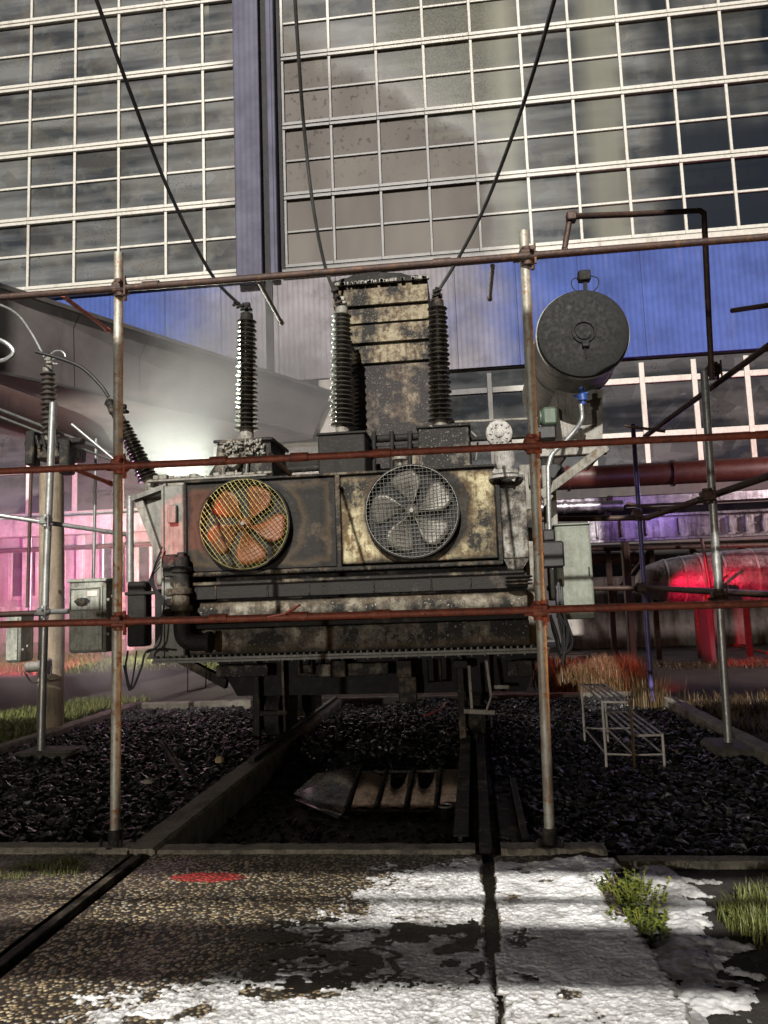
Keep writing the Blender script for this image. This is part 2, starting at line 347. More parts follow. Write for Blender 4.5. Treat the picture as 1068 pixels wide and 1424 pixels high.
# gravel / ground / foam
t = NT('charred_gravel'); oi = t.n('ShaderNodeNewGeometry').outputs['Random Per Island']; n = t.noise(30, 6, .7)
c = t.mix(t.rng(oi, 0, 1), (.002,.002,.002), (.0095,.009,.009)); c = t.mix(t.rng(oi, .955, .985), c, (.09,.075,.058)); c = t.mix(t.rng(n, .55, .7, 0, .5), c, (.012,.011,.010))
M['gravel'] = t.done(t.pr(c, t.rng(t.math('FRACT', t.math('MULTIPLY', oi, 7.7)), 0, 1, .18, .8), 0, t.bump(n, .5, .01), .45))
t = NT('pit_floor'); n = t.noise(6, 9, .7); M['pitfloor'] = t.done(t.pr(t.mix(t.rng(n, .35, .65), (.018,.015,.010), (.09,.075,.045)), .7, 0, t.bump(t.noise(24, 8, .7), .9, .05)))
t = NT('soil_ground'); n = t.noise(2.2, 9, .7); n2 = t.noise(30, 6, .7)
c = t.mix(t.rng(n, .4, .62), (.022,.018,.016), (.045,.036,.030)); c = t.mix(t.rng(n2, .52, .6, 0, .6), c, (.02,.022,.012))
M['soil'] = t.done(t.pr(c, .85, 0, t.bump(n2, .8, .03)))
t = NT('asphalt_yard'); n = t.noise(1.2, 8, .6); n2 = t.noise(60, 4, .7); cr = t.voro(.35, 'DISTANCE_TO_EDGE', t.vec((1,.6,1)))
c = t.mix(t.rng(n, .4, .6), (.035,.03,.028), (.075,.062,.056)); c = t.mix(t.math('LESS_THAN', cr, .012), c, (.02,.02,.02))
M['dimwall'] = paint('dim_wall', (.045,.04,.042), .8, .5, (.07,.06,.05), sc=.6)  # wall plaster darkened so its colour carries the background shade
M['lowwall'] = paint('low_wall_plaster', (.30,.27,.25), .8, .7, (.07,.06,.05), sc=1.2)
M['tray'] = paint('tray_metal', (.42,.38,.42), .34, .6, (.06,.05,.06), .85, 2., None, .8)
M['yard'] = t.done(t.pr(c, t.rng(n, .4, .6, .45, .8), 0, t.bump(n2, .4, .01)))
# exposed-aggregate slab
t = NT('aggregate_slab'); vn = t.n('ShaderNodeTexVoronoi', feature='F1'); t.l(t.vec((1,.9,1)), vn.inputs['Vector']); vn.inputs['Scale'].default_value = 46
vd, vc = vn.outputs['Distance'], vn.outputs['Color']; vs = t.sep(vc); s = t.sep(); big = t.noise(1.1, 6, .6); fine = t.noise(180, 3, .6)
pc = t.mix(vs[0], (.26,.185,.095), (.66,.53,.33)); pc = t.mix(t.math('GREATER_THAN', vs[1], .8), pc, (.50,.47,.40)); pc = t.mix(t.math('LESS_THAN', vs[2], .2), pc, (.07,.055,.04))
c = t.mix(t.rng(vd, .45, .62), pc, (.030,.024,.016))
wet = t.math('MAXIMUM', t.rng(t.noise(2.3, 5, .6, t.vec((1,1,1), (3,7,0))), .46, .56), t.math('MULTIPLY', t.rng(s[0], -1.5, -1.1), .8))
c = t.mix(t.math('MULTIPLY', wet, .45), c, (.03,.024,.015))
# left lane is dirtier and smoother
lane = t.math('MULTIPLY', t.rng(t.math('ADD', s[0], t.math('MULTIPLY', big, .8)), -1.7, -2.2, 0, 1), .7)
c = t.mix(t.math('MULTIPLY', lane, t.rng(big, .35, .6, .5, 1)), c, (.075,.06,.05))
# red tint over an oval patch of pebbles
ex = t.math('DIVIDE', t.math('SUBTRACT', s[0], -1.64), .24); ey = t.math('DIVIDE', t.math('SUBTRACT', s[1], 4.60), .085)
rr = t.math('ADD', t.math('ADD', t.math('MULTIPLY', ex, ex), t.math('MULTIPLY', ey, ey)), t.math('MULTIPLY', t.math('SUBTRACT', t.noise(22, 4, .7), .5), 1.6))
c = t.mix(t.math('MULTIPLY', t.rng(rr, 1.05, .7), t.rng(vd, .62, .45, .3, 1)), c, (.50,.02,.02))
h = t.math('MULTIPLY', t.rng(vd, .0, .6, 1, 0), t.rng(lane, 0, 1, 1, .35))
M['slab'] = t.done(t.pr(c, t.math('SUBTRACT', t.rng(vd, .2, .6, .4, .75), t.math('MULTIPLY', wet, .2)), 0, t.bump(t.math('ADD', h, t.math('MULTIPLY', fine, .1)), 1., .012)))
t = NT('extinguishing_foam'); n = t.noise(30, 8, .7); n2 = t.noise(2.6, 7, .65); s = t.sep()
th = t.rng(s[2], -.002, .013)                                   # thin film is grey, thick foam white; thinned film also deepens the shaded band
th2 = t.math('ADD', th, t.math('MULTIPLY', t.math('SUBTRACT', n2, .5), 1.1))
c = t.mix(t.rng(th2, .05, .75), (.20,.185,.165), (.86,.86,.86)); c = t.mix(t.rng(n, .60, .68, 0, .55), c, (.28,.25,.20))
c = t.mix(t.math('MULTIPLY', t.rng(t.noise(5, 6, .7), .58, .66), .45), c, (.22,.20,.17))
M['foam'] = t.done(t.pr(c, .5, 0, t.bump(t.math('ADD', t.math('MULTIPLY', t.voro(52), -.5), n), .8, .010)))
t = NT('foam_drift'); n = t.noise(9, 8, .7); n2 = t.noise(3, 6, .6)
c = t.mix(t.rng(n2, .38, .62), (.20,.19,.18), (.74,.74,.74)); c = t.mix(t.rng(n, .58, .68, 0, .7), c, (.12,.11,.09))
M['foam_drift'] = t.done(t.pr(c, .55, 0, t.bump(n, .8, .015)))
t = NT('puddle_water'); M['water'] = t.done(t.pr((.010,.008,.006), t.rng(t.noise(9, 5, .6), .3, .7, .12, .5), 0, t.bump(t.noise(40, 4, .6), .5, .01), .3))
def grassm(name, a, b):
    t = NT(name); r = t.n('ShaderNodeNewGeometry').outputs['Random Per Island']; return t.done(t.pr(t.mix(r, a, b), .55))
M['grass'] = grassm('grass_blades', (.05,.07,.012), (.17,.18,.05)); M['grass_dry'] = grassm('dry_grass_blades', (.05,.035,.012), (.13,.075,.03))
M['leaf'] = grassm('weed_leaves', (.04,.075,.010), (.20,.21,.03))
exec_after = []
# ================================================================== ground
SX0, SX1, KY = -5.6, 2.62, 5.14; BY = 12.4
m = MB()   # one sheet round the pit, pit sunk into it
zf = -.22
def quad(b, x0, x1, y0, y1, z): b.add([(x0,y0,z),(x1,y0,z),(x1,y1,z),(x0,y1,z)], [(0,1,2,3)])
for (x0, x1, y0, y1) in ((-300,SX0,-60,400), (SX1,300,-60,400), (SX0,SX1,-60,KY), (SX0,SX1,BY,400)): quad(m, x0, x1, y0, y1, -.06)
quad(m, SX0, SX1, KY, BY, zf)
for (a, b_) in (((SX0,KY),(SX1,KY)), ((SX1,KY),(SX1,BY)), ((SX1,BY),(SX0,BY)), ((SX0,BY),(SX0,KY))):
    m.add([(*a,-.06),(*b_,-.06),(*b_,zf),(*a,zf)], [(0,1,2,3)])
o = m.build('ground', M['soil'], org=(0,0,0)); tag(o, kind='structure')
m = MB(); quad(m, SX0+.01, SX1-.01, KY+.01, BY-.01, zf+.004); o = m.build('pit_floor', M['pitfloor'], org=(0,0,0)); tag(o, kind='structure')
m = MB(); m.add([(2.9,17.5,-.045),(300,17.5,-.045),(300,25.5,-.045),(2.9,25.5,-.045)], [(0,1,2,3)])
o = m.build('yard_pavement', M['yard'], org=(0,0,0)); tag(o, kind='structure')
# slab in front: two lanes split by a rail groove on each side
def vnoise(x, y, seed):
    r = np.random.default_rng(seed); T = r.random((256, 256)); xi = np.floor(x).astype(int); yi = np.floor(y).astype(int); fx = x-xi; fy = y-yi
    fx = fx*fx*(3-2*fx); fy = fy*fy*(3-2*fy); g = lambda i, j: T[(xi+i) % 256, (yi+j) % 256]
    return (g(0,0)*(1-fx)+g(1,0)*fx)*(1-fy)+(g(0,1)*(1-fx)+g(1,1)*fx)*fy
def fbm(x, y, seed, oct=5, gain=.5):
    a = 1.; s = 0.; tot = 0.
    for k in range(oct): s = s+a*vnoise(x*2**k+k*17.3, y*2**k+k*9.1, seed+k); tot += a; a *= gain
    return s/tot
def grid_mesh(name, x0, x1, y0, y1, step, zfun, mat, maskfun=None, ox=0):
    nx = int((x1-x0)/step)+1; ny = int((y1-y0)/step)+1; xs = np.linspace(x0, x1, nx); ys = np.linspace(y0, y1, ny)
    Xg, Yg = np.meshgrid(xs, ys); Z = zfun(Xg, Yg); idx = np.arange(nx*ny).reshape(ny, nx)
    q = np.stack([idx[:-1,:-1], idx[:-1,1:], idx[1:,1:], idx[1:,:-1]], -1).reshape(-1, 4)
    if maskfun is not None:
        K = maskfun(Xg, Yg); kk = (K[:-1,:-1] | K[:-1,1:] | K[1:,1:] | K[1:,:-1]).reshape(-1); q = q[kk]
        used = np.unique(q); rm = -np.ones(nx*ny, int); rm[used] = np.arange(len(used)); q = rm[q]; V = np.stack([Xg, Yg, Z], -1).reshape(-1, 3)[used]
    else: V = np.stack([Xg, Yg, Z], -1).reshape(-1, 3)
    return np_mesh(name, V, q, mat, True)
def np_mesh(name, V, q, mat, smooth=False):
    me = bpy.data.meshes.new(name); k = q.shape[1]
    me.vertices.add(len(V)); me.vertices.foreach_set('co', V.astype(np.float32).ravel()); me.loops.add(q.size); me.loops.foreach_set('vertex_index', q.astype(np.int32).ravel())
    me.polygons.add(len(q)); me.polygons.foreach_set('loop_start', np.arange(0, q.size, k, dtype=np.int32)); me.update(calc_edges=True); me.validate()
    me.polygons.foreach_set('use_smooth', np.full(len(me.polygons), smooth)); me.materials.append(mat)
    o = bpy.data.objects.new(name, me); C.objects.link(o); ORG[o] = Vector((0,0,0)); return o
GL0, GL1 = -2.30, -2.14      # left rail groove
GR0, GR1 = -.02, .052       # right rail groove
def slab_edge(y): return .66+.04*np.sin(y*3.1)+.03*np.sin(y*8.3)
def slab(x0, x1, nm):
    def zf_(X, Y): return .006*(fbm(X*1.3, Y*1.3, 5)-.5)
    o = grid_mesh(nm, x0, x1, -1.5, 5.0, .06, zf_, M['slab']); tag(o, kind='structure')
    return o
slab(-12, GL0, 'concrete_slab'); slab(GL1, GR0, 'concrete_slab'); 
o = grid_mesh('concrete_slab', GR1, .85, -1.5, 4.98, .035, lambda X, Y: -.0+.006*(fbm(X*1.3, Y*1.3, 5)-.5)-.09*np.clip((X-slab_edge(Y))/.05, 0, 1), M['slab']); tag(o, kind='structure')
m = MB(); m.box(GL0, GL1, -1.5, 5.0, -.2, -.05); m.box(GR0, GR1, -1.5, 5.0, -.2, -.05); o = m.build('groove_floor', M['pitfloor'], org=(0,0,0)); tag(o, kind='structure')
m = MB(); quad(m, GR0+.002, GR1-.002, -1.4, 4.95, -.03); o = m.build('groove_water', M['water'], org=(0,0,0)); tag(o, kind='structure')
def rough_beam(x0, x1, y0, y1, z0, z1, n=60, amp=.012, seed=1):
    """old concrete edge with chipped arrises, long along x or y"""
    m = MB(); along_x = (x1-x0) > (y1-y0); L0, L1 = (x0, x1) if along_x else (y0, y1); c0, c1 = (y0, y1) if along_x else (x0, x1); r = random.Random(seed); rings = []
    h = 0
    for i in range(n+1):
        t = L0+(L1-L0)*i/n; j = lambda a=1.: (r.random()-.5)*2*amp*a; h = h*.6+j(.5); ch = .015+abs(j())
        pts = [(c0+h*.5, z0), (c0+h*.5+j(.4), z1-ch), (c0+ch+j(.4), z1+h*.4), ((c0+c1)/2, z1+h*.5+j(.3)), (c1-ch+j(.4), z1+h*.4), (c1+j(.4), z1-ch), (c1, z0)]
        rings.append([(t, p[0], p[1]) if along_x else (p[0], t, p[1]) for p in pts])
    k = len(rings[0]); m.add([p for R in rings for p in R], [(i*k+a, i*k+a+1, (i+1)*k+a+1, (i+1)*k+a) for i in range(n) for a in range(k-1)], True)
    m.add(rings[0], [tuple(range(k))]); m.add(rings[-1], [tuple(range(k))[::-1]]); return m
def kerb(*a, mat='concrete', **k): o = rough_beam(*a, **k).build('kerb', M[mat]); tag(o, kind='structure')
kerb(-12, GL0-.02, 5.0, 5.16, -.35, .035, seed=3, n=150); kerb(GL1+.02, -.06, 5.0, 5.17, -.35, .02, seed=4, n=60); kerb(.10, .74, 4.98, 5.16, -.35, .03, seed=5, n=30, amp=.02)
kerb(.80, 9, 4.92, 5.06, -.35, -.02, seed=6, n=60)
kerb(-5.78, -5.6, 5.2, BY, -.35, .02, seed=8, n=60); kerb(2.62, 2.80, 5.2, BY, -.35, .06, seed=9, n=60); kerb(-5.7, 2.75, BY, BY+.15, -.35, .03, seed=10, n=90, mat='concrete_dark')  # back kerb takes the darker concrete to stand in for shade on it
# left rail beam across the pit, with its rail
kerb(-2.36, -2.14, 5.02, 12.3, -.35, .03, seed=12, n=90, amp=.01)
# foam
def xb(Y): return np.interp(Y, [3.0,3.2,3.4,3.6,3.9,4.2,4.66,4.9,5.0], [-1.75,-1.85,-1.6,-1.3,-1.05,-.85,-.62,-.42,-.35])
def cover(X, Y):
    a = np.clip((X-xb(Y))/1.1+.40, 0, 1)*.96                                   # middle lane
    edge5 = np.clip((4.98-Y)/.12+.2, 0, 1)
    blot = .22*np.clip(1-np.abs(Y-3.62)/.36, 0, 1)
    a = a*edge5*(1-blot*1.1)
    b = np.clip((slab_edge(Y)+.02+.10*np.sin(Y*4.)+.06*(fbm(X*9, Y*9, 77)-.5)-X)/.15+.5, 0, 1)*np.clip((4.93-.05*np.sin(X*7)-Y)/.1, 0, 1)   # right lane: nearly closed cover
    b = b*np.where((Y < 3.32) & (X < .6), .60, 1.)
    return np.where(X > .02, b*1.05, a)
def hole_mask(X, Y):
    lane = np.clip((GR0-X)/.05, 0, 1); zone = np.clip(1.25-np.abs(Y-3.66)/.38, 0, 1)
    wv = fbm(X*3.6+2, Y*6.6, 81, 5, .55); vein = np.clip(1-np.abs(wv-.5)/.030, 0, 1); blot = np.clip((.432-fbm(X*5.2+11, Y*10., 87, 4, .55))/.02, 0, 1)
    return np.maximum(vein*.9, blot)*lane*zone*np.clip((X+1.35)/.3, 0, 1)
def foam_mask(X, Y):
    n = .40*fbm(X*3.2+3, Y*4.6, 21, 5, .6)+.32*fbm(X*12, Y*17, 31, 4, .6)+.28*fbm(X*58, Y*64, 37, 3)
    lane = np.clip((GR0-X)/.05, 0, 1); zone = np.clip(1.25-np.abs(Y-3.66)/.38, 0, 1)
    wv = fbm(X*3.6+2, Y*6.6, 81, 5, .55); vein = np.clip(1-np.abs(wv-.5)/.030, 0, 1); blot = np.clip((.432-fbm(X*5.2+11, Y*10., 87, 4, .55))/.02, 0, 1)
    hole = np.maximum(vein*.9, blot)*lane*zone+np.clip((.47-fbm(X*4.4+5, Y*7, 93, 4, .5))/.02, 0, 1)*np.clip(1-np.abs(X+1.0)/.45, 0, 1)**.4*np.clip((3.34-Y)/.05, 0, 1)*.9
    rl = (1-lane)*np.clip((.36-fbm(X*6+21, Y*9, 97, 5, .6))/.03, 0, 1)*.8
    k = cover(X, Y)*.74+n-.82-.9*hole-rl
    # grooves and dark gap along the rail
    gw = .05+.03*(fbm(X*3, Y*7, 101, 3)-.5)*2; g = np.clip(1-np.abs(X-.016)/gw, 0, 1)*np.clip((Y-3.55+.8*(fbm(X*8, Y*8, 103, 3)-.5))/.25, .35, 1)
    return k-g*1.3
def foam_h(X, Y):
    k = foam_mask(X, Y); k2 = np.clip(k/.12, 0, 1); lane = np.clip((.3-X)/.3, 0, 1)
    lump = fbm(X*34, Y*40, 41, 4, .6); peb = np.clip(1-np.abs(fbm(X*52, Y*58, 43, 2)-.5)*5, 0, 1)
    big = fbm(X*3.5+7, Y*4.5, 47, 4, .55)
    right = np.clip((X-.1)/.45, 0, 1)*np.clip((Y-3.8)/.4, 0, 1)
    film = 1-.6*np.clip(1.2-np.abs(Y-3.66)/.4, 0, 1)*np.clip((.4-X)/.5, .5, 1)  # foam thinned, and so greyer, to put the band's shade into its colour
    return -.005+k2**.7*(.005+film*(.008*np.clip(big*2-.5, 0, 1)+.007*peb*np.maximum(lane, .4)+.011*(lump-.4))+right*.04*np.clip(fbm(X*9, Y*9, 51, 4, .6)-.38, 0, 1)*1.6)
fo = grid_mesh('foam', -2.2, .85, 2.75, 5.0, .0065, foam_h, M['foam'], lambda X, Y: foam_mask(X, Y) > 0); tag(fo, 'white extinguishing foam lying over the wet concrete slab', kind='stuff')
o = grid_mesh('puddle_water', -1.8, -.03, 3.25, 4.15, .009, lambda X, Y: .0052+0*X, M['water'], lambda X, Y: hole_mask(X, Y) > .28); tag(o, kind='structure')
# foam drift on the soil at the right
def f2m(X, Y):
    xc = np.interp(Y, [3.1,3.4,3.8,4.2,4.6,4.85], [.74,.80,.92,.98,.98,1.02]); w = np.interp(Y, [3.0,3.3,3.7,4.2,4.6,4.9], [.06,.15,.20,.13,.20,.16])
    return 1-np.abs(X-xc)/(w+.001)+(fbm(X*7, Y*9, 61, 6, .62)-.5)*3.6-.15
fo2 = grid_mesh('foam', .6, 1.5, 3.0, 4.95, .0085, lambda X, Y: -.07+.022*np.clip(f2m(X, Y), 0, 1)**.6+.03*fbm(X*17, Y*21, 71, 6, .65), M['foam_drift'], lambda X, Y: f2m(X, Y) > 0)
tag(fo2, 'white foam drift on the dark soil beside the slab', kind='stuff')

# gravel: many angular stones as one object
def stones(name, spots, mat, label, smin=.014, smax=.05):
    phi = (1+5**.5)/2; iv = np.array([(-1,phi,0),(1,phi,0),(-1,-phi,0),(1,-phi,0),(0,-1,phi),(0,1,phi),(0,-1,-phi),(0,1,-phi),(phi,0,-1),(phi,0,1),(-phi,0,-1),(-phi,0,1)])/1.9
    fi = np.array([(0,11,5),(0,5,1),(0,1,7),(0,7,10),(0,10,11),(1,5,9),(5,11,4),(11,10,2),(10,7,6),(7,1,8),(3,9,4),(3,4,2),(3,2,6),(3,6,8),(3,8,9),(4,9,5),(2,4,11),(6,2,10),(8,6,7),(9,8,1)])
    n = len(spots); V = iv[None]*(1+rng.uniform(-.28, .28, (n, 12, 1))); sc = (smin+(smax-smin)*rng.random((n, 1, 1))**2.2*1.25)*rng.uniform(.6, 1.25, (n, 1, 3))*np.array([1,1,.6]); V = V*sc
    q = rng.normal(size=(n, 4))*np.array([1,.35,.35,1]); q /= np.linalg.norm(q, axis=1, keepdims=True); w, x, y, z = q.T
    R = np.stack([1-2*(y*y+z*z),2*(x*y-z*w),2*(x*z+y*w),2*(x*y+z*w),1-2*(x*x+z*z),2*(y*z-x*w),2*(x*z-y*w),2*(y*z+x*w),1-2*(x*x+y*y)], -1).reshape(n, 3, 3)
    V = np.einsum('nij,nkj->nki', R, V)+spots[:, None, :]; Fq = (fi[None]+np.arange(n)[:, None, None]*12).reshape(-1, 3)
    o = np_mesh(name, V.reshape(-1, 3), Fq, mat); tag(o, label, kind='stuff'); return o
def area_spots(x0, x1, y0, y1, n, z, hump=.06, layers=.03):
    # denser close to the camera
    u = rng.random(n); Y = y0*(y1/y0)**u if False else y0+(y1-y0)*u**1.35; X = rng.uniform(x0, x1, n)
    Z = z+hump*(fbm(X*1.2+9, Y*1.2, 91, 3)-.5)*2+rng.uniform(-layers, layers*.4, n); return np.stack([X, Y, Z], -1)
S1 = area_spots(-5.55, -2.38, 5.2, 12.3, 21000, -.06); S2 = area_spots(.12, 2.6, 5.2, 12.3, 19000, -.07)
S3 = area_spots(-2.1, -.1, 7.6, 12.3, 9500, -.05, .10); S3[:,2] -= .14*np.clip((8.6-S3[:,1])/1., 0, 1); S4 = area_spots(-2.1, -.1, 5.2, 7.9, 1800, -.19, .02)
stones('gravel', S1, M['gravel'], 'charred black gravel filling the pit under the burnt transformer'); stones('gravel', S2, M['gravel'], 'dark gravel around the white steps')
stones('gravel', S3, M['gravel'], 'black gravel between the two rails'); stones('gravel', S4, M['gravel'], 'scattered pebbles on the wet pit bottom', .008, .03)
def grid_bed(x0, x1, y0, y1, z): 
    o = grid_mesh('gravel_bed', x0, x1, y0, y1, .12, lambda X, Y: z+.12*(fbm(X*1.2+9, Y*1.2, 91, 3)-.5)-.03, M['pitfloor']); tag(o, kind='structure')
grid_bed(-5.58, -2.3, 5.17, 12.38, -.075); grid_bed(.08, 2.61, 5.17, 12.38, -.085); o = grid_mesh('gravel_bed', -2.2, -.05, 7.5, 12.38, .1, lambda X, Y: -.085-.14*np.clip((8.6-Y)/1., 0, 1)+.12*(fbm(X*1.2+9, Y*1.2, 91, 3)-.5)-.03, M['pitfloor']); tag(o, kind='structure')

# grass tufts -------------------------------------------------------
def blades(name, spots, hmin, hmax, w, mat, label, lean=.95):
    n = len(spots); h = rng.uniform(hmin, hmax, n); a = rng.uniform(0, 2*PI, n); le = rng.uniform(.1, lean, n)*h; d = np.stack([np.cos(a), np.sin(a)], -1); sd = np.stack([-np.sin(a), np.cos(a)], -1)
    V = np.zeros((n, 7, 3)); 
    for i, (tt, ww) in enumerate(((0,1.),(.4,.85),(.75,.55))):
        for sgn, j in ((-1, 0), (1, 1)):
            V[:, i*2+j, :2] = spots[:, :2]+d*(le*tt**2)[:, None]+sd*(sgn*w*ww/2*np.ones(n))[:, None]; V[:, i*2+j, 2] = spots[:, 2]+h*tt*(1-.15*tt)
    V[:, 6, :2] = spots[:, :2]+d*le[:, None]; V[:, 6, 2] = spots[:, 2]+h*.9
    fs = np.array([(0,1,3),(0,3,2),(2,3,5),(2,5,4),(4,5,6)]); Fq = (fs[None]+np.arange(n)[:, None, None]*7).reshape(-1, 3)
    o = np_mesh(name, V.reshape(-1, 3), Fq, mat); tag(o, label, kind='stuff'); return o
def clump_spots(cx, cy, rx, ry, n, z, seeds=14):
    cs = rng.normal(size=(seeds, 2))*.5; k = rng.integers(0, seeds, n); p = cs[k]+rng.normal(size=(n, 2))*.16
    return np.stack([cx+p[:,0]*rx, cy+p[:,1]*ry, np.full(n, z)], -1)
def rect_spots(x0, x1, y0, y1, n, z):
    X = rng.uniform(x0, x1, n); Y = rng.uniform(y0, y1, n); k = fbm(X*.9, Y*.9, 15, 4) > .42
    return np.stack([X[k], Y[k], np.full(k.sum(), z)], -1)
blades('grass', clump_spots(1.36, 4.22, .26, .34, 1900, -.06), .04, .13, .006, M['grass'], 'green grass clump on dark soil at the edge of the foam')
blades('grass', clump_spots(1.36, 4.25, .22, .3, 36, -.06, 6), .12, .2, .005, M['grass'], 'taller green blades standing in the grass clump', .3)
blades('grass', rect_spots(-19, -6.5, 19.3, 25.6, 40000, -.06), .08, .34, .018, M['grass'], 'lit grass verge before the far wing')
blades('grass', rect_spots(-9, -5.8, 8.6, 13.5, 15000, -.06), .05, .16, .012, M['grass'], 'short grass behind the left kerb')
blades('grass', np.concatenate([rect_spots(1.1, 2.9, 12.9, 15.6, 8000, -.06), clump_spots(1.8, 13.8, .9, 1.2, 3500, -.06)]), .15, .62, .013, M['grass_dry'], 'tall dry grass behind the gravel pit', .35)
blades('grass', rect_spots(2.85, 5.2, 6.5, 11.5, 6000, -.06), .08, .28, .012, M['grass_dry'], 'sparse grass beyond the right kerb')
blades('grass', rect_spots(2.9, 13, 16.3, 17.6, 3500, -.06), .05, .17, .015, M['grass_dry'], 'dry grass strip by the yard')
blades('grass', clump_spots(-2.75, 4.75, .3, .2, 900, -.01), .02, .06, .005, M['grass'], 'short moss and grass at the left slab edge')
def weed(cx, cy, n, spread, h, seed, label):
    r = random.Random(seed); st = MB(); root = thing('weed', label, 'plant', (cx, cy, -.06)); lf = MB()
    for k in range(n):
        a = r.random()*2*PI; rr = r.random()*spread; b = Vector((cx+math.cos(a)*rr, cy+math.sin(a)*rr*1.2, -.06)); hh = h*(.5+r.random()*.7)
        tip = b+Vector((math.cos(a)*hh*.35, math.sin(a)*hh*.3, hh)); st.tube([b, (b+tip)/2+Vector((0,0,hh*.08)), tip], .0022, 5, rs=[.003,.0024,.0015])
        for j in range(12):
            tt = .15+.85*j/11; p = b.lerp(tip, tt); aa = r.random()*2*PI; L = .013+.018*r.random(); dv = Vector((math.cos(aa), math.sin(aa), .35+.4*r.random())).normalized(); sv = dv.cross(Vector((0,0,1))).normalized()*L*.45
            lf.add([p, p+dv*L*.5+sv, p+dv*L+Vector((0,0,-.004)), p+dv*L*.5-sv], [(0,1,2,3)])
    st.build('stem', M['leaf'], root); lf.build('foliage', M['leaf'], root)
weed(.77, 4.42, 60, .15, .12, 2, 'leafy green weed growing at the foam-covered slab edge'); weed(.74, 4.05, 60, .15, .08, 3, 'low yellow-green weed nearer the camera between the two foam patches')

# ================================================================== factory facade
FY = 26.
bld = thing('factory_building', 'large factory wall of gridded windows above blue corrugated cladding behind the burnt transformer', 'building', (0, FY, 0))
ZS = 13.5; RW = 2.72; NR = 5
xl = [PX(x, 385, FY) for x in (40,104,166,232,286,332)]; xl = [xl[0]-1.72*k for k in range(2, 0, -1)]+xl
xr = [PX(x, 345, FY) for x in (399,466,533,601,669,740,810,881,956,1029)]; xr += [xr[-1]+1.76*k for k in range(1, 3)]
ptop = ZS+NR*RW
def window(x0, x1, z0, z1, y=FY, rows=2, pmat='pane', parent=bld, ft=.105, fz=.25, cols=1, tz=.044, zs=None):
    fm = MB(); w = x1-x0; h = z1-z0; hw = ft/2
    fm.bbox(x0-hw, x0+hw, y-.10, y+.04, z0+fz/2, z1-fz/2, .012)                 # mullion (the next window closes the other side)
    fm.bbox(x0-hw, x1-hw-.002, y-.13, y+.04, z0-fz*.62, z0-fz*.2, .012); fm.bbox(x0-hw, x1-hw-.002, y-.07, y+.04, z0-fz*.2+.002, z0+.01, .004); fm.bbox(x0-hw, x1-hw-.002, y-.105, y+.04, z0+.012, z0+fz*.55, .01)
    zs = zs or [z0+h*k/rows for k in range(rows+1)]
    for zz in zs[1:-1]: fm.bbox(x0+hw, x1-hw-.002, y-.07, y+.03, zz-tz, zz+tz, .01)
    for k in range(1, cols): xx = x0+w*k/cols; fm.bbox(xx-.03, xx+.03, y-.06, y+.03, z0+fz/2, z1-fz/2, .008)
    # glazing beads
    o = fm.build('window', M['frame'], parent); g = MB()
    for k in range(len(zs)-1):
        a = zs[k]+.02; b = zs[k+1]-.02; ty = (random.random()-.5)*.012
        g.add([(x0, y-.01+ty, a), (x1, y-.01-ty, a), (x1, y-.01, b), (x0, y-.01, b)], [(0,1,2,3)])
    g.build('glass', M[pmat], o); return o
for XS in (xl, xr):
    for i in range(len(XS)-1):
        for r in range(NR if XS is xl else NR-1):
            window(XS[i], XS[i+1], ZS+r*RW, ZS+(r+1)*RW)
    mm_ = MB(); mm_.bbox(XS[-1]-.06, XS[-1]+.06, FY-.11, FY+.05, ZS-.1, ptop); mm_.build('window_jamb', M['frame'], bld)
# sill, cladding band, lower zone
m = MB(); m.bbox(-30, xl[-1]+.1, FY-.30, FY+.05, ZS-.42, ZS-.10, .03); m.bbox(xr[0]-.15, 26, FY-.28, FY+.05, ZS-.40, ZS-.10, .03); m.build('sill', M['frame'], bld)
m = MB(); m.box(-30, 26, FY-.12, FY+.1, 9.35, ZS-.40); m.build('cladding', M['blue'], bld)
# pilaster: two corrugated strips either side of dark gaps
x1, x2, x3, x4, x5 = xl[-1]+.07, PX(370, 370, FY), PX(378, 370, FY), PX(391, 370, FY), xr[0]-.08
m = MB(); m.bbox(x1, x2, FY-.55, FY+.1, ZS-.55, 30, .03); m.bbox(x3+.05, x4, FY-.45, FY+.1, ZS-.45, 30, .03); m.build('pilaster', M['pilaster'], bld)
m = MB(); m.box(x2, x3+.05, FY-.2, FY+.1, 9.3, 30); m.box(x4, x5, FY-.05, FY+.1, ZS-.4, 30); m.build('shadow_gap', M['dark_void'], bld)
m = MB(); m.box(-30, x1+.1, FY-.02, FY+.3, ptop, 31); m.box(x4, 26, FY-.02, FY+.3, ptop-RW, 31); m.box(-30, xl[0]-.05, FY-.02, FY+.3, ZS-.1, ptop); m.box(xr[-1]+.05, 26, FY-.02, FY+.3, ZS-.1, ptop-RW); m.build('parapet', M['plaster'], bld)
# lower right: two rows of framed windows
LR = [PX(x, 560, FY-.05) for x in (612,682,752,822,895,968,1042)]; LR += [LR[-1]+1.75]
za, zb, zc, zd = 9.25, PZ(930, 527, FY), PZ(930, 603, FY), PZ(930, 655, FY)
for i in range(len(LR)-1):
    window(LR[i], LR[i+1], zc-1.5, za, FY-.02, 3, 'pane_dark', ft=.17, fz=.22, tz=.10, zs=[zc-1.5, zc, zb, za])
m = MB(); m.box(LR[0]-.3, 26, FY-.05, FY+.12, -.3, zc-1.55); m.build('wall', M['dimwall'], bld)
m = MB(); m.box(LR[-1]+.1, 26, FY-.04, FY+.1, zc-1.55, 9.34); m.box(-5., LR[0]-.1, FY-.06, FY+.12, -.3, 9.3); m.build('wall', M['plaster'], bld)
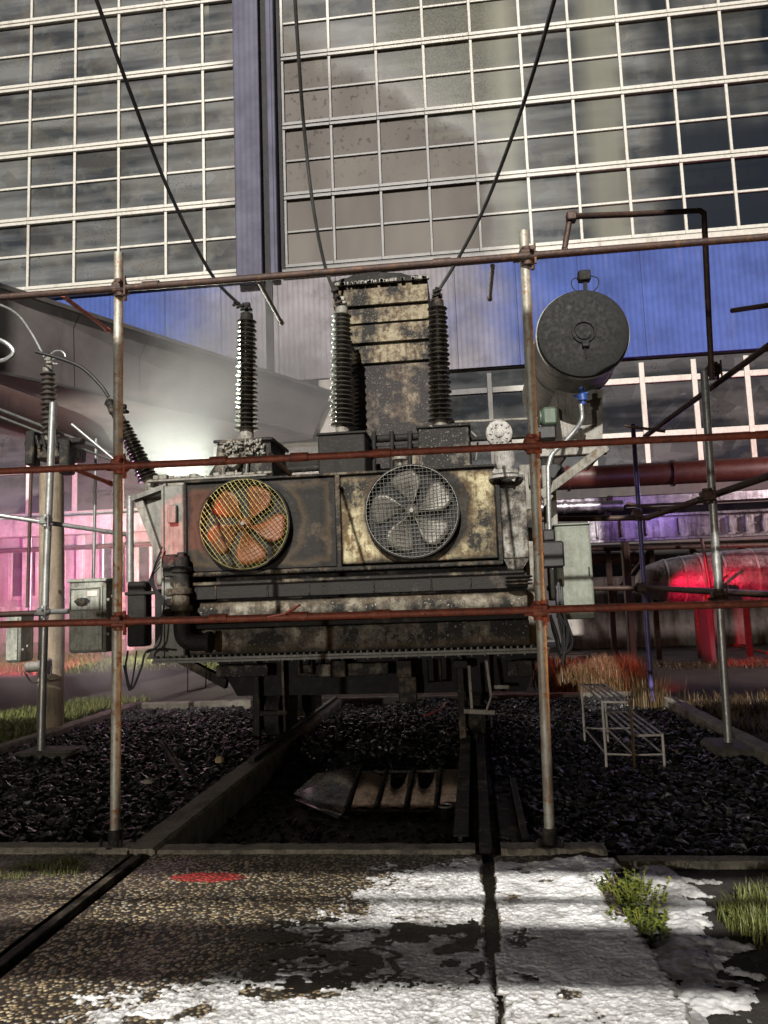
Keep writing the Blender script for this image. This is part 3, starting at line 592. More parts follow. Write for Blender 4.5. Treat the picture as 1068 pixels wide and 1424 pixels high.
# lower left: windows under the canopy
LL = [PX(x, 690, FY) for x in (-24,41,105,170,236,302,368)]
zq = [PZ(100, y, FY) for y in (745, 716, 652, 588, 540)]
for i in range(len(LL)-1):
    window(LL[i], LL[i+1], zq[1], 9.3, FY-.02, 3, 'pane_low', ft=.16, fz=.22, tz=.10, zs=[zq[1], zq[2], zq[3], 9.3])
m = MB(); m.box(-30, LL[0]-.1, FY-.06, FY+.1, zq[1], 9.3); m.build('wall', M['plaster'], bld)
m = MB(); m.bbox(-30, -5, FY-.55, FY+.1, zq[0], zq[1]-.1, .04); m.build('ledge', M['white_trim'], bld)
for xx in (-15.6, -12.9, -9.1): MB().tube([(xx, FY-.16, -.1), (xx, FY-.16, zq[0]-.02)], .07, 10).build('downpipe', M['galv'], bld)
MB().tube([(-30, FY-.2, zq[0]-.45), (-5, FY-.2, zq[0]-.45)], .09, 10).build('service_pipe', M['brownpipe'], bld)
MB().bbox(-30, -5, FY-.08, FY-.031, -.3, .5, .02).build('plinth', M['concrete'], bld)
gw = [(PX(a, 800, FY), PX(b, 800, FY)) for a, b in ((12,92),(136,180),(188,232),(250,300))]; gz0, gz1 = PZ(100, 832, FY), PZ(100, 758, FY)
m = MB(); xs = [-30]+[v for p_ in gw for v in p_]+[-5]
for i in range(0, len(xs), 2): m.box(xs[i], xs[i+1], FY-.03, FY+.2, -.4, zq[0])
for a, b in gw: m.box(a, b, FY-.028, FY+.2, -.4, gz0); m.box(a, b, FY-.028, FY+.2, gz1, zq[0]-.003)
m.build('wall', M['plaster'], bld)
for xx in (LL[0], LL[1], PX(114,800,FY), PX(184,800,FY), PX(240,800,FY)):
    MB().bbox(xx-.13, xx+.13, FY-.20, FY-.029, -.3, zq[0]-.02, .02).build('pier', M['white_trim'], bld)
MB().bbox(-30, -5, FY-.12, FY-.029, gz0-.42, gz0-.22, .02).build('string_course', M['white_trim'], bld)
for a, b in gw:
    f = MB()
    for (u0, u1, v0, v1) in ((a,a+.14,gz0,gz1), (b-.14,b,gz0,gz1), (a+.14,b-.14,gz1-.14,gz1), (a+.14,b-.14,gz0,gz0+.14), ((a+b)/2-.05,(a+b)/2+.05,gz0+.14,gz1-.14)): f.bbox(u0, u1, FY-.06, FY+.06, v0, v1, .01)
    o = f.build('window', M['white_trim'], bld); g = MB(); g.add([(a,FY+.02,gz0),(b,FY+.02,gz0),(b,FY+.02,gz1),(a,FY+.02,gz1)], [(0,1,2,3)]); g.build('glass', M['pane_low'], o)
m = MB(); a = P(200, 603, FY+.4); b = P(227, 583, FY+.4); m.bbox(a.x, b.x, FY+.3, FY+.36, a.z, b.z); m.build('lit_window', emis('warm_window_light', (1,.75,.25), 9), bld)
# interior: back wall, floor, crane beams and pipes
m = MB(); m.box(-31, 27, 33, 33.2, -.4, 31); m.box(-31, 27, FY+.3, 33, 30.8, 31); m.box(-31, -30.8, FY+.3, 33, -.4, 31); m.box(27, 27.2, FY+.3, 33, -.4, 31); m.box(-31, 27, FY+.3, 33, 9.2, 9.4); m.build('interior_wall', M['interior'], bld)
m = MB()
for z_, h_, y_ in ((14.6,.5,29), (16.4,.25,28.2), (17.6,.7,30), (19.4,.3,28.5), (20.6,.5,29.5), (22.2,.25,28)): m.bbox(-30, 26, y_, y_+.4, z_, z_+h_)
for x_ in (-27,-20.6,-14.9,-10.5,-6,0,6,12,18): m.bbox(x_, x_+.5, 28.8, 29.4, 9.4, 30.8)
for k, z_ in enumerate((5.2, 6.3, 7.4)): m.bbox(-30, 26, 28.5+k*.5, 28.9+k*.5, z_, z_+.3)
m.build('gallery_beam', M['silver'], bld)
m = MB(); m.bbox(-30, -7, 28, 28.8, 23.2, 24.4); m.build('crane_girder', M['crane_yellow'], bld)

# canopy block reaching from the facade towards the camera on the left
A = P(460, 547, 25.6); B = P(433, 611, 25.6); L1_ = P(-60, 380, 16.); L2_ = P(-60, 508, 16.)
zt, zb_ = (A.z+L1_.z)/2, (B.z+L2_.z)/2
cn = thing('canopy', None, None, (A.x, A.y, A.z))
m = MB(); m.prism([(A.x, A.y, A.z), (B.x, B.y, B.z), (L2_.x, L2_.y, L2_.z), (L1_.x, L1_.y, L1_.z)], (0,0,0), (-6.5,1.0,0))
o = m.build('canopy_body', M['canopy'], cn); m = MB(); m.bar(A+Vector((.06,-.04,.0)), L1_+Vector((.06,-.04,.0)), .10, .12); m.build('gutter', M['dimwall'], cn); m = MB(); m.bar(B+Vector((.05,-.03,.02)), L2_+Vector((.05,-.03,.02)), .08, .07); m.build('lower_edge', M['dimwall'], cn); o = cn; tag(o, 'grey clad canopy sloping down from the upper left towards the transformer', 'canopy')

# ================================================================== yard behind
def Pv(x, y, Y): return tuple(P(x, y, Y))
m = MB(); Y = 16.; a, b = P(760, 667, Y), P(1300, 655, Y); m.tube([(a.x-6, Y, a.z), (b.x, Y, a.z)], .235, 24)
rp = thing('steam_pipe', 'thick red-brown pipe crossing behind the grey tank, with flange rings', 'pipe', (4, Y, a.z-.3)); m.build('pipe', M['redpipe'], rp)
for xx in (PX(790, 667, Y), PX(935, 660, Y), PX(1110, 655, Y)): MB().lathe([(.23,-.03),(.27,-.03),(.27,.03),(.23,.03)], (xx, Y, a.z), (1,0,0), 28).build('flange', M['redpipe'], rp)
# pipe bridge beams + sheet-metal tray
tr = thing('cable_tray', 'ribbed sheet metal cable tray running under the red-brown pipe', 'cable tray', (4, 15, 2.6)); z0, z1 = PZ(940, 749, 15), PZ(940, 716, 15); xa, xb_ = PX(815, 730, 15), 14
m = MB(); m.bbox(xa, xb_, 14.9, 15.3, z0, z1, .02); m.bbox(xa, xb_, 14.84, 14.9, z0-.03, z0+.03); m.bbox(xa, xb_, 14.84, 14.9, z1-.03, z1+.03); m.build('tray', M['tray'], tr)
m = MB(); r = random.Random(3)
x_ = xa+.15
while x_ < 7: MB().bbox(x_, x_+.05, 14.82, 14.898, z0+.07, z1-.07, .012).build('rib', M['tray'], tr); x_ += r.choice((.3,.45,.6,.9))
for k in range(60): 
    bx = xa+.1+r.random()*5.2; m.lathe([(.016,0),(.016,.02)], (bx, 14.898, r.choice((z0+.06, z1-.08, (z0+z1)/2))), (0,-1,0), 6)
m.build('rivet', M['tray'], tr)
br = thing('pipe_bridge', 'light steel beams of a pipe bridge between the red-brown pipe and the ribbed tray', 'pipe bridge', (4, 16, 0)); 
for (ya, yb, YY, mt) in ((686,700,15.8,'tray'), (703,716,16.4,'dimwall')):
    m = MB(); m.bbox(PX(752, ya, YY), 15, YY, YY+.3, PZ(940, yb, YY), PZ(940, ya, YY), .02); m.build('beam', M[mt], br)
for xx in (PX(872, 800, 16.6), 12.5):
    m = MB(); m.bbox(xx-.07, xx+.07, 16.5, 16.75, -.06, PZ(940, 700, 16.5), .02); m.build('post', M['dark_pipe'], br)
m = MB(); m.bar(P(842, 745, 15.6), P(848, 690, 15.6), .16, .1); m.build('hanger', M['redpipe'], br)
for (p, q, rr, mt, lab) in (((752,707,15.4),(866,703,15.4),.11,'tray','short bright silver pipe between the red-brown pipe and the grey cabinet'), ((820,764,16.8),(1090,757,16.8),.05,'dark_pipe','dark thin pipe just below the ribbed tray'), ((820,776,19.),(905,776,19.),.16,'brownpipe','brown pipe stub beside the grey cabinet, above the low wall')):
    a, b = P(*p), P(*q); m = MB(); m.tube([a, b], rr, 18); ln_ = (b-a).normalized()
    for f_ in (.3, .72): m.lathe([(rr,-.03),(rr*1.18,-.03),(rr*1.18,.03),(rr,.03)], a.lerp(b, f_), ln_, 18)
    tag(m.build('pipe', M[mt]), lab, 'pipe')
m = MB(); r = random.Random(4)
for xx in (845, 905, 962, 1030): a, b = P(xx, 760, 18.8), P(xx+r.randint(-3,3), 838, 18.8); m.bbox(a.x-.06, a.x+.06, 18.75, 18.87, -.05, a.z, .01)
a, b = P(822, 762, 18.8), P(1100, 752, 18.8); m.bar(a, b, .14, .12); m.bar(P(846, 836, 18.8), P(903, 764, 18.8), .07, .05); m.bar(P(963, 762, 18.8), P(1030, 838, 18.8), .07, .05)
tag(m.build('pipe_rack', M['dark_pipe']), 'dark steel pipe rack standing behind the insulated duct', 'pipe rack')
m = MB(); a, b = P(826, 560, 22), P(840, 655, 22)
for (p, q) in (((893,612),(975,520)), ((915,625),(1000,530)), ((893,612),(915,625)), ((935,572),(955,585)), ((975,520),(1000,530))): m.bar(P(*p, 27.6), P(*q, 27.6), .16, .12)
m.build('inner_stair', M['silver'], bld)
# insulated duct with domed end
Y = 17.5; c = P(905, 797, Y); c2 = P(1300, 770, Y); rad = .56; zc_ = P(985, 803, Y).z
du = thing('insulated_duct', 'wide silver insulated duct with rounded end lit red, resting on the yard', 'duct', (c.x, Y, zc_-rad))
m = MB(); prof = [(.02,0),(.14,.03),(.27,.12),(.37,.30),(.45,.55),(.50,.80),(.54,1.1),(.555,1.3),(.575,1.31),(.60,1.75),(.605,1.76),(.625,2.4),(.635,3.0),(.64,14)]; m.lathe(prof, (c.x-.35, Y, zc_-.04), (1,0,0), 32); m.build('shell', M['insul'], du)
for tt, rr in ((.62,.468),(.97,.525),(1.32,.575),(1.77,.607),(2.42,.625),(3.2,.638),(4.2,.64)): MB().lathe([(rr-.01,-.02),(rr+.012,-.02),(rr+.012,.02),(rr-.01,.02)], (c.x-.35+tt, Y, zc_-.04), (1,0,0), 32).build('strap', M['silver'], du)
for xx in (c.x+1.1, c.x+4.6):
    m = MB(); m.bbox(xx-.06, xx+.06, Y-.3, Y+.4, -.06, zc_-rad+.1, .02); m.build('support', M['dimwall'], du)
m = MB(); m.tube([P(975, 745, 16.4), P(987, 815, 16.4), P(988, 835, 16.4)], .035, 8); m.bbox(P(980, 815, 16.4).x, P(1000, 815, 16.4).x, 16.3, 16.5, PZ(985, 838, 16.4), PZ(985, 818, 16.4), .02); m.tube([P(975, 828, 16.4), P(1012, 800, 16.4)], .025, 8)
o = m.build('drain_valve', M['redpipe']); tag(o, 'small red valve on a thin rod in front of the insulated duct', 'valve')
m = MB(); m.bbox(2.6, 24, 22.6, 22.8, -.05, PZ(900, 800, 22.7), .03); o = m.build('low_wall', M['lowwall']); tag(o, 'low pale wall behind the insulated duct', 'wall')
m = MB(); m.tube(bez([G(1090, 912,-.02), G(1045, 903,-.02), G(1022, 897,-.02), G(1003, 898,-.02)], 16), .03, 8); o = m.build('hose', M['redhose']); tag(o, 'short length of orange fire hose on the yard pavement', 'hose')
m = MB(); m.tube(bez([G(868,897,-.02), G(905,891,-.02), G(935,896,-.02), G(975,888,-.02), G(1060,892,-.02)], 40), .035, 6); o = m.build('hose', M['redhose']); tag(o, 'longer thin orange hose wriggling in front of the insulated duct', 'hose')
# ================================================================== power transformer
TY = 8.5
TR = thing('power_transformer', 'fire-blackened power transformer with two caged cooling fans and three tall bushings standing on rails', 'transformer', (-1.4, 9.8, -.06))
x0, x1 = PX(228, 800, TY), PX(738, 800, TY)
m = MB(); m.bbox(-3.50, .82, 9.0, 11.2, 1.0, 2.98, .03); m.build('tank', M['tank_burnt'], TR)
# lid
m = MB(); m.bbox(-3.56, .40, 8.62, 11.3, 3.0, 3.05, .012); m.bbox(-3.75, -2.3, 8.58, 9.4, 3.055, 3.085, .01)
for k in range(16): m.bbox(-3.7+k*.09+random.random()*.04, -3.62+k*.09+random.random()*.03, 8.6, 8.7, 3.085, 3.1+random.random()*.05, .01)
m.build('lid', M['light_grey'], TR)
# corner post at left, with switch box
m = MB(); m.bbox(-3.50, -3.26, 8.48, 9.0, 1.02, 2.99, .015); m.bbox(-3.52, -3.49, 8.46, 8.6, 1.02, 2.99, .005); po = m.build('corner_post', M['grey_paint'], TR)
a, b = P(234, 728, 8.44), P(246, 702, 8.44); m = MB(); m.bbox(a.x, b.x, 8.41, 8.478, a.z, b.z, .01); m.build('terminal_box', M['grey_paint'], po)
# fan housings
zlo, zhi = 1.97, 3.0
xa, xm, xz = -3.24, PX(471, 720, TY), PX(690, 720, TY)
m = MB(); m.bbox(xa, xm-.03, 8.50, 8.98, zlo, zhi, .012); fbL = m.build('radiator_panel', M['panel_dark'], TR)
m = MB(); m.bbox(xm+.03, xz, 8.50, 8.98, zlo+.02, zhi, .012); fbR = m.build('radiator_panel', M['panel_cream'], TR); fbR['label'] = 'burnt cream radiator panel'
fbL['label'] = 'charred dark radiator panel'
m = MB()
for xx in (xm, xz+.03): m.bbox(xx-.028, xx+.028, 8.46, 8.98, zlo-.03, zhi+.01, .01)
m.bbox(xa-.01, xz+.05, 8.44, 8.98, zlo-.055, zlo-.005, .01); m.bbox(xa-.01, xz+.05, 8.455, 8.98, zhi+.0, zhi+.03, .008); m.bbox(xa-.02, xa+.02, 8.47, 8.98, zlo-.05, zhi, .01)
for k in range(40): m.lathe([(.011,0),(.011,.012)], (xa+.05+k*(xz-xa-.08)/39, 8.44, zlo-.03), (0,-1,0), 6)
m.build('panel_frame', M['steel_dark'], TR)
# horizontal courses under the fans (each steps back or forward a little)
cs = [((250,805),(735,826),8.50,'soot_plain'), ((262,829),(735,858),8.58,'band_cream'), ((262,861),(735,868),8.50,'soot_plain'), ((262,869),(738,905),8.60,'band_cream')]
for (p, q, yy, mt) in cs:
    a = P(500, p[1], yy); b = P(500, q[1], yy); m = MB(); m.bbox(PX(p[0], p[1], yy), PX(q[0], q[1], yy), yy, 8.99, b.z, a.z, .008); m.build('tank_course', M[mt], TR)
m = MB()
for xx in (300,372,430,520,600,655): m.bbox(PX(xx,815,8.5)-.01, PX(xx,815,8.5)+.01, 8.485, 8.505, PZ(500,826,8.5), PZ(500,806,8.5))
m.bbox(PX(262,800,8.45), PX(730,800,8.45), 8.46, 8.5, PZ(500,806,8.48), PZ(500,801,8.48)); m.build('stiffener', M['steel_dark'], TR)
# bolted bottom flange
fz = PZ(480, 912, 8.4); 
m = MB(); pl = [(-3.78,8.9,0),(-3.62,8.42,0),(.78,8.42,0),(.96,8.7,0),(.96,11.3,0),(-3.78,11.3,0)]
m.prism([(a_,b_,fz-.03) for a_,b_,_ in pl], (0,0,0), (0,0,.025)); m.prism([(a_+.01,b_+.01,fz+.0) for a_,b_,_ in pl], (0,0,0), (0,0,.025))
for k in range(62): 
    xx = -3.58+k*4.32/61; m.lathe([(.014,0),(.014,.03)], (xx, 8.455, fz+.02), (0,0,1), 6); k % 2 or m.lathe([(.009,0),(.009,.02)], (xx, 8.47, fz-.05), (0,0,1), 6)
for k in range(6): m.lathe([(.014,0),(.014,.03)], (-3.74+k*.025, 8.86-k*.08, fz+.02), (0,0,1), 6)
fl = m.build('flange', M['grey_paint'], TR)
m = MB(); m.prism([(-3.50,8.47,1.02),(-3.50,8.95,1.02),(-3.50,8.95,1.42)], (0,0,0), (.02,0,0)); m.prism([(-3.50,8.5,1.01),(-3.72,8.5,1.01),(-3.50,8.5,1.35)], (0,0,0), (0,.02,0)); m.build('gusset', M['grey_paint'], TR)
# side wing at the left: sloped channel and plate
a = P(184, 690, 8.6); b = P(222, 772, 8.6); m = MB(); m.prism([(a.x, 8.6, a.z), (a.x+.1, 8.6, a.z+.03), (b.x+.04, 8.6, b.z-.05), (b.x-.02, 8.6, b.z-.08)], (0,0,0), (0,.10,0)); m.bbox(b.x-.03, b.x+.08, 8.58, 8.72, PZ(222,815,8.6), b.z-.0, .01); m.build('sloped_channel', M['light_grey'], TR)
m = MB(); m.prism([(a.x+.03, 8.68, a.z), (-3.50, 8.68, 3.0), (-3.50, 8.68, PZ(222,775,8.6)-.02), (b.x, 8.68, b.z)], (0,0,0), (0,.03,0)); m.prism([(a.x-.02, 8.55, a.z-.02), (a.x+.02, 8.55, a.z-.06),(-3.5,8.55,2.97),(-3.5,8.55,3.03)], (0,0,0), (0,.5,0)); m.build('side_plate', M['grey_paint'], TR)
# big dark pipe with elbow at left
m = MB(); pp = [P(250, 775, 8.36), P(252, 810, 8.36), P(253, 860, 8.36), P(255, 884, 8.36), P(266, 893, 8.36), P(292, 893, 8.38)]; m.tube(bez(pp, 40), .095, 18)
for q in (P(251, 792, 8.36), P(252, 822, 8.36), P(253, 846, 8.36)): m.lathe([(.09,-.03),(.125,-.03),(.125,.03),(.09,.03)], q, (0,0,1), 18)
m.lathe([(.09,-.02),(.12,-.02),(.12,.03),(.09,.03)], P(290, 893, 8.38), (1,0,0), 18); m.build('oil_pipe', M['steel_dark'], TR)
a, b = P(229, 803, 8.35), P(247, 771, 8.35); m = MB(); m.bbox(a.x, b.x, 8.28, 8.44, a.z, b.z, .015); a, b = P(248, 806, 8.38), P(258, 768, 8.38); m.bbox(a.x, b.x, 8.33, 8.46, a.z, b.z, .01)
for q in ((238,838),(236,852),(238,824)): c = P(q[0], q[1], 8.32); m.bbox(c.x-.06, c.x+.05, 8.28, 8.4, c.z-.045, c.z+.045, .02)
m.build('junction_box', M['steel_dark'], TR)
m = MB()
for k in range(5): 
    s_ = k*.014; m.tube(bez([P(226-k, 760+k*7, 8.4), P(214-k*1.5, 790+k*4, 8.36), P(215-k, 815, 8.36), P(228, 832+k*3, 8.36)], 24), .008, 6)
m.tube(bez([P(234, 905, 8.3), P(205, 905, 8.28), P(196, 930, 8.28), P(183, 958, 8.28), P(175, 930, 8.3), P(178, 905, 8.4)], 40), .012, 6); m.tube(bez([P(190, 905, 8.3), P(186, 935, 8.28), P(180, 960, 8.28), P(172, 925, 8.3)], 40), .009, 6)
m.tube(bez([P(228, 832, 8.34), P(226, 860, 8.34), P(222, 895, 8.34), P(205, 908, 8.3)], 20), .010, 6); m.build('cable', M['black'], TR)
# undercarriage
m = MB(); zt_ = fz-.06
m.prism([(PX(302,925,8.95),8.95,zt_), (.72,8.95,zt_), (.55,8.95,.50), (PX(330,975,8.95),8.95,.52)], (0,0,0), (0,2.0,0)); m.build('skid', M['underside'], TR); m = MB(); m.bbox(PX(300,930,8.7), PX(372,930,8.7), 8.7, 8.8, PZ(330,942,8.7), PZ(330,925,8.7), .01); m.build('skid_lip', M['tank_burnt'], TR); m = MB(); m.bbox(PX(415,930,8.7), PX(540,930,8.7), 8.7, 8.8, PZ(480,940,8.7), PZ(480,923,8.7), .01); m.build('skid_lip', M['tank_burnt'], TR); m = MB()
m.prism([(PX(706,920,8.66),8.66,PZ(706,920,8.66)),(PX(748,920,8.66),8.66,PZ(748,919,8.66)),(PX(728,935,8.66),8.66,PZ(728,940,8.66)),(PX(706,935,8.66),8.66,PZ(706,940,8.66))], (0,0,0), (0,.12,0)); m.build('skid_lip', M['tank_burnt'], TR)
for k, xx in enumerate((425,470,562,603,640,730)):
    a, b = P(xx-10, 942 if k % 2 else 930, 8.62), P(xx+10, 918, 8.62); m = MB()
    if k in (0, 3): 
        m.bbox(a.x, a.x+.02, 8.6, 8.75, a.z-.05, b.z); m.bbox(b.x-.02, b.x, 8.6, 8.75, a.z-.05, b.z); m.bbox(a.x, b.x, 8.6, 8.75, a.z-.07, a.z-.05)
    else: m.bbox(a.x, b.x, 8.6, 8.8, a.z-(.1 if k == 2 else 0), b.z, .01)
    if k == 2: m.bbox(a.x+.0, b.x+.04, 8.7, 8.8, PZ(570,978,8.7), a.z-.1, .01)
    m.build('bracket', M['steel_dark'], TR)
m = MB(); m.prism([P(245, 921, 8.9), P(262, 918, 8.9), P(315, 945, 8.9), P(312, 958, 8.9)], (0,0,0), (0,.12,0)); a, b = P(261, 961, 8.8), P(286, 930, 8.8); m.tube([P(261,930,8.8), P(261,962,8.8), P(286,956,8.8), P(287,925,8.8)], .008, 6); m.build('side_brace', M['steel_dark'], TR)
for (xc, sgn) in ((-2.38, 1), (-.02, -1)):
    for yy in (9.15, 10.7):
        m = MB(); m.lathe([(.05,-.09),(.26,-.09),(.26,.05),(.30,.05),(.30,.09),(.05,.09)], (xc, yy, .28), (1,0,0), 28); w_ = m.build('wheel', M['steel_dark'], TR)
        m = MB(); m.lathe([(.06,-.16),(.06,.16)], (xc, yy, .28), (1,0,0), 16); m.lathe([(.10,-.12),(.10,-.1)], (xc, yy, .28), (1,0,0), 16); m.build('hub', M['light_grey'], w_)
    for dx in (-.16, .15):
        m = MB(); m.prism([(xc+dx, 8.86, .12), (xc+dx, 9.45, .12), (xc+dx, 9.6, .95), (xc+dx, 8.8, .95)], (0,0,0), (.025,0,0)); m.build('bogie_plate', M['steel_dark'], TR); m = MB(); m.prism([(xc+dx, 10.3, .12), (xc+dx, 11., .12), (xc+dx, 11., .95), (xc+dx, 10.3, .95)], (0,0,0), (.025,0,0)); m.build('bogie_plate', M['steel_dark'], TR)
    m = MB(); m.bbox(xc-.2, xc+.2, 8.84, 8.9, .30, .36, .01); m.bbox(xc-.2, xc-.12, 8.82, 8.9, .0, .9, .01); m.build('bogie', M['steel_dark'], TR)
m = MB(); m.bar(P(676, 918, 8.5), P(683, 968, 8.5), .06, .03); m.bar(P(683, 968, 8.5), P(676, 988, 8.5), .05, .02); m.bar(P(652, 925, 8.5), P(656, 985, 8.5), .05, .03); m.bar(P(645, 988, 8.6), P(688, 990, 8.6), .12, .05); m.bar(P(686, 955, 8.6), P(708, 955, 8.6), .05, .04); m.build('jack_bar', M['light_grey'], TR)

# fans --------------------------------------------------------------
def fan(cx, cy, rpx, bm_, wm_, rot, gridrot, lab):
    c = P(cx, cy, 8.40); R = rpx/F*8.45/math.cos(.0); c.z += 0
    m = MB(); m.lathe([(R,0),(R+.018,0),(R+.018,.15),(R-.004,.15),(R-.004,.0)], (c.x, 8.36, c.z), (0,1,0), 56, cap=False); f = m.build('fan', M['soot_plain'], TR); f['label'] = lab
    m = MB(); m.lathe([(0,0),(R-.005,0),(R-.005,.01),(0,.01)], (c.x, 8.485, c.z), (0,1,0), 48); m.build('fan_well', M['dark_void'], f)
    g = MB(); n = 23; st = 2*R/n
    for k in range(1, n):
        d = -R+k*st; L = math.sqrt(max(0, R*R-d*d))
        for q in (0, 1):
            ca, sa = math.cos(gridrot+q*PI/2), math.sin(gridrot+q*PI/2); wob = (random.random()-.5)*.006
            pts = [(c.x+(s_*L)*ca-(d+wob)*sa, 8.355-.035*(1-(s_*s_*L*L+d*d)/R**2)-q*.004, c.z+(s_*L)*sa+(d+wob)*ca) for s_ in (-1,-.6,-.2,.2,.6,1)]
            g.tube(pts, .0030, 5, False)
    g.lathe([(R-.002,-.003),(R+.002,-.003),(R+.002,.003),(R-.002,.003),(R-.002,-.003)], (c.x, 8.352, c.z), (0,1,0), 56, cap=False); g.build('guard', M[wm_], f)
    for k in range(5):
        a0 = rot+k*2*PI/5; vs = []; fs = []; ns, nr = 8, 7
        for i in range(nr+1):
            rr = .07+(R*.90-.07)*i/nr; half = (.34+.46*math.sin(min(1, i/nr*1.15)*PI*.62))*.95*(1-(.35 if i == nr else .08 if i == nr-1 else 0))
            for j in range(ns+1):
                u = -1+2*j/ns; aa = a0+u*half*(.62 if i > 0 else .8)+.20*i/nr; vs.append((c.x+rr*math.cos(aa), 8.43+u*.05*(1-.3*i/nr), c.z+rr*math.sin(aa)))
        for i in range(nr):
            for j in range(ns): q = i*(ns+1)+j; fs.append((q, q+1, q+ns+2, q+ns+1))
        b = MB(); b.add(vs, fs, True); o = b.build('blade', M[bm_], f); md = o.modifiers.new('s', 'SOLIDIFY'); md.thickness = .006
    m = MB(); m.lathe([(.015,-.065),(.05,-.05),(.075,-.02),(.08,.05)], (c.x, 8.41, c.z), (0,1,0), 20); m.build('hub', M[bm_], f)
    m = MB(); m.lathe([(.0,-.012),(.022,-.01),(.026,0),(.026,.02)], (c.x, 8.315, c.z), (0,1,0), 12); m.build('centre_cap', M['light_grey'], f)
fan(340.5, 729, 64, 'blade_o', 'wire_y', .95, .62, 'cooling fan with orange blades behind a brassy guard')
fan(573, 711, 64, 'blade_g', 'wire_g', .35, .03, 'cooling fan with grey blades behind a steel guard')

# bushings ----------------------------------------------------------
def bushing(base, top, r0, r1, n, parent, mat='porc', name='bushing'):
    base = Vector(base); top = Vector(top); ax = top-base; L = ax.length; ax.normalize(); core = r1*.62
    prof = [(core*.9, 0)]
    for k in range(n):
        t0 = L*(k+.15)/n; st = L/n; R = r0+(r1-r0)*min(1, k/n); R *= (1. if k % 2 == 0 else .90)
        prof += [(core, t0), (core+.004, t0+st*.12), (R-.004, t0+st*.30), (R, t0+st*.38), (R-.003, t0+st*.46), (core+.008, t0+st*.80)]
    prof += [(core, L)]; m = MB(); m.lathe(prof, base, ax, 36); b = m.build(name, M[mat], parent)
    m = MB(); m.lathe([(core*1.5,-.14),(core*1.5,-.10),(core*1.15,-.10),(core*1.15,.03),(core*.9,.035)], base, ax, 28)
    for k in range(8): 
        a = k*PI/4; u = ax.orthogonal().normalized(); w = ax.cross(u); m.lathe([(.014,-.10),(.014,-.075)], base+(u*math.cos(a)+w*math.sin(a))*core*1.38, ax, 6)
    m.build('base_ring', M['light_grey'], b)
    m = MB(); m.lathe([(core*1.02,0),(core*1.08,.02),(core*1.02,.08),(core*.6,.10),(core*.28,.11),(core*.28,.20),(.01,.21)], top, ax, 24); m.bbox(top.x-.05, top.x+.05, top.y-.03, top.y+.03, top.z+.17, top.z+.23, .01); m.bbox(top.x-.015, top.x+.07, top.y-.05, top.y+.05, top.z+.12, top.z+.16, .01); m.build('terminal', M['light_grey'] if mat != 'porc' else M['steel_dark'], b)
    return b
BY_ = 9.3
for (bx, by, tx, ty, mt) in ((343,600,343,445,'porc'), (476,594,475,437,'porc_grey'), (613,588,608,427,'porc')):
    bb, tt = P(bx, by, BY_), P(tx, ty, BY_); bushing((bb.x, BY_, bb.z), (tt.x, BY_, tt.z), .157, .125, 25, TR, mt)
# turret boxes
def turret(x0_, x1_, y0_, y1_, mt, lab, shape=0):
    a, b = P(x0_, y1_, 8.95), P(x1_, y0_, 8.95); m = MB()
    if shape: m.prism([(a.x-.20,8.95,3.04), (b.x+.02,8.95,3.04), (b.x,8.95,b.z), (a.x,8.95,b.z), (a.x-.03,8.95,b.z-.25)], (0,0,0), (0,.75,0)); m.bbox(a.x-.04, b.x+.04, 8.9, 9.75, b.z, b.z+.04, .01)
    else: m.bbox(a.x, b.x, 8.95, 9.7, 3.05, b.z, .015); m.bbox(a.x-.02, b.x+.02, 8.93, 9.72, b.z, b.z+.03, .008)
    o = m.build('turret', M[mt], TR); o['label'] = lab; return o
turret(303, 376, 613, 665, 'tank_burnt', 'sooty turret under the left bushing', 1); turret(443, 507, 602, 655, 'grey_paint' and 'soot_plain', 'plain dark turret box'); turret(583, 652, 592, 645, 'tank_burnt', 'flaking turret box')
# soot crust on the first turret, small instruments
m = MB(); r = random.Random(5); a, b = P(306, 636, 8.9), P(366, 616, 8.9)
for k in range(110): 
    c = Vector((a.x+(b.x-a.x)*r.random(), 8.93, b.z+.02-(b.z-a.z+.02)*r.random()**1.6)); m.bbox(c.x, c.x+.012+.03*r.random(), 8.90-.03*r.random(), 8.955, c.z, c.z+.012+.03*r.random(), .006)
m.build('crust', M['light_grey'], TR)
m = MB(); c = P(324, 642, 8.85); m.lathe([(.07,0),(.09,.03),(.09,.09),(.05,.10)], (c.x, 8.82, c.z), (0,1,0), 20); m.tube(bez([c, c+Vector((-.12,.02,-.02)), c+Vector((-.13,.02,-.2))], 12), .01, 6); m.tube(bez([c, c+Vector((.16,.02,.05)), c+Vector((.15,.02,-.18))], 12), .012, 6); m.bar(c+Vector((.02,.05,-.05)), c+Vector((.03,.05,-.22)), .04, .03); m.build('gauge', M['light_grey'], TR)
# oil lines and clutter behind the turrets
for (p, q, rr) in (((500,612),(600,606),.05), ((500,626),(590,620),.035), ((376,640),(445,634),.03), ((376,655),(445,650),.045), ((640,612),(745,606),.03)): MB().tube([P(*p, 9.5), P(*q, 9.5)], rr, 12).build('oil_line', M['soot_plain'], TR)
for xx in (520, 545, 570): MB().tube([P(xx, 600, 9.4), P(xx, 655, 9.4)], .03, 10).build('oil_line', M['soot_plain'], TR)
m = MB(); c = P(556, 642, 8.7); m.lathe([(.03,-.1),(.03,.02),(.09,.02),(.09,.05),(.04,.05),(.04,.12)], c, (0,0,1), 16); m.build('drain_cock', M['light_grey'], TR)
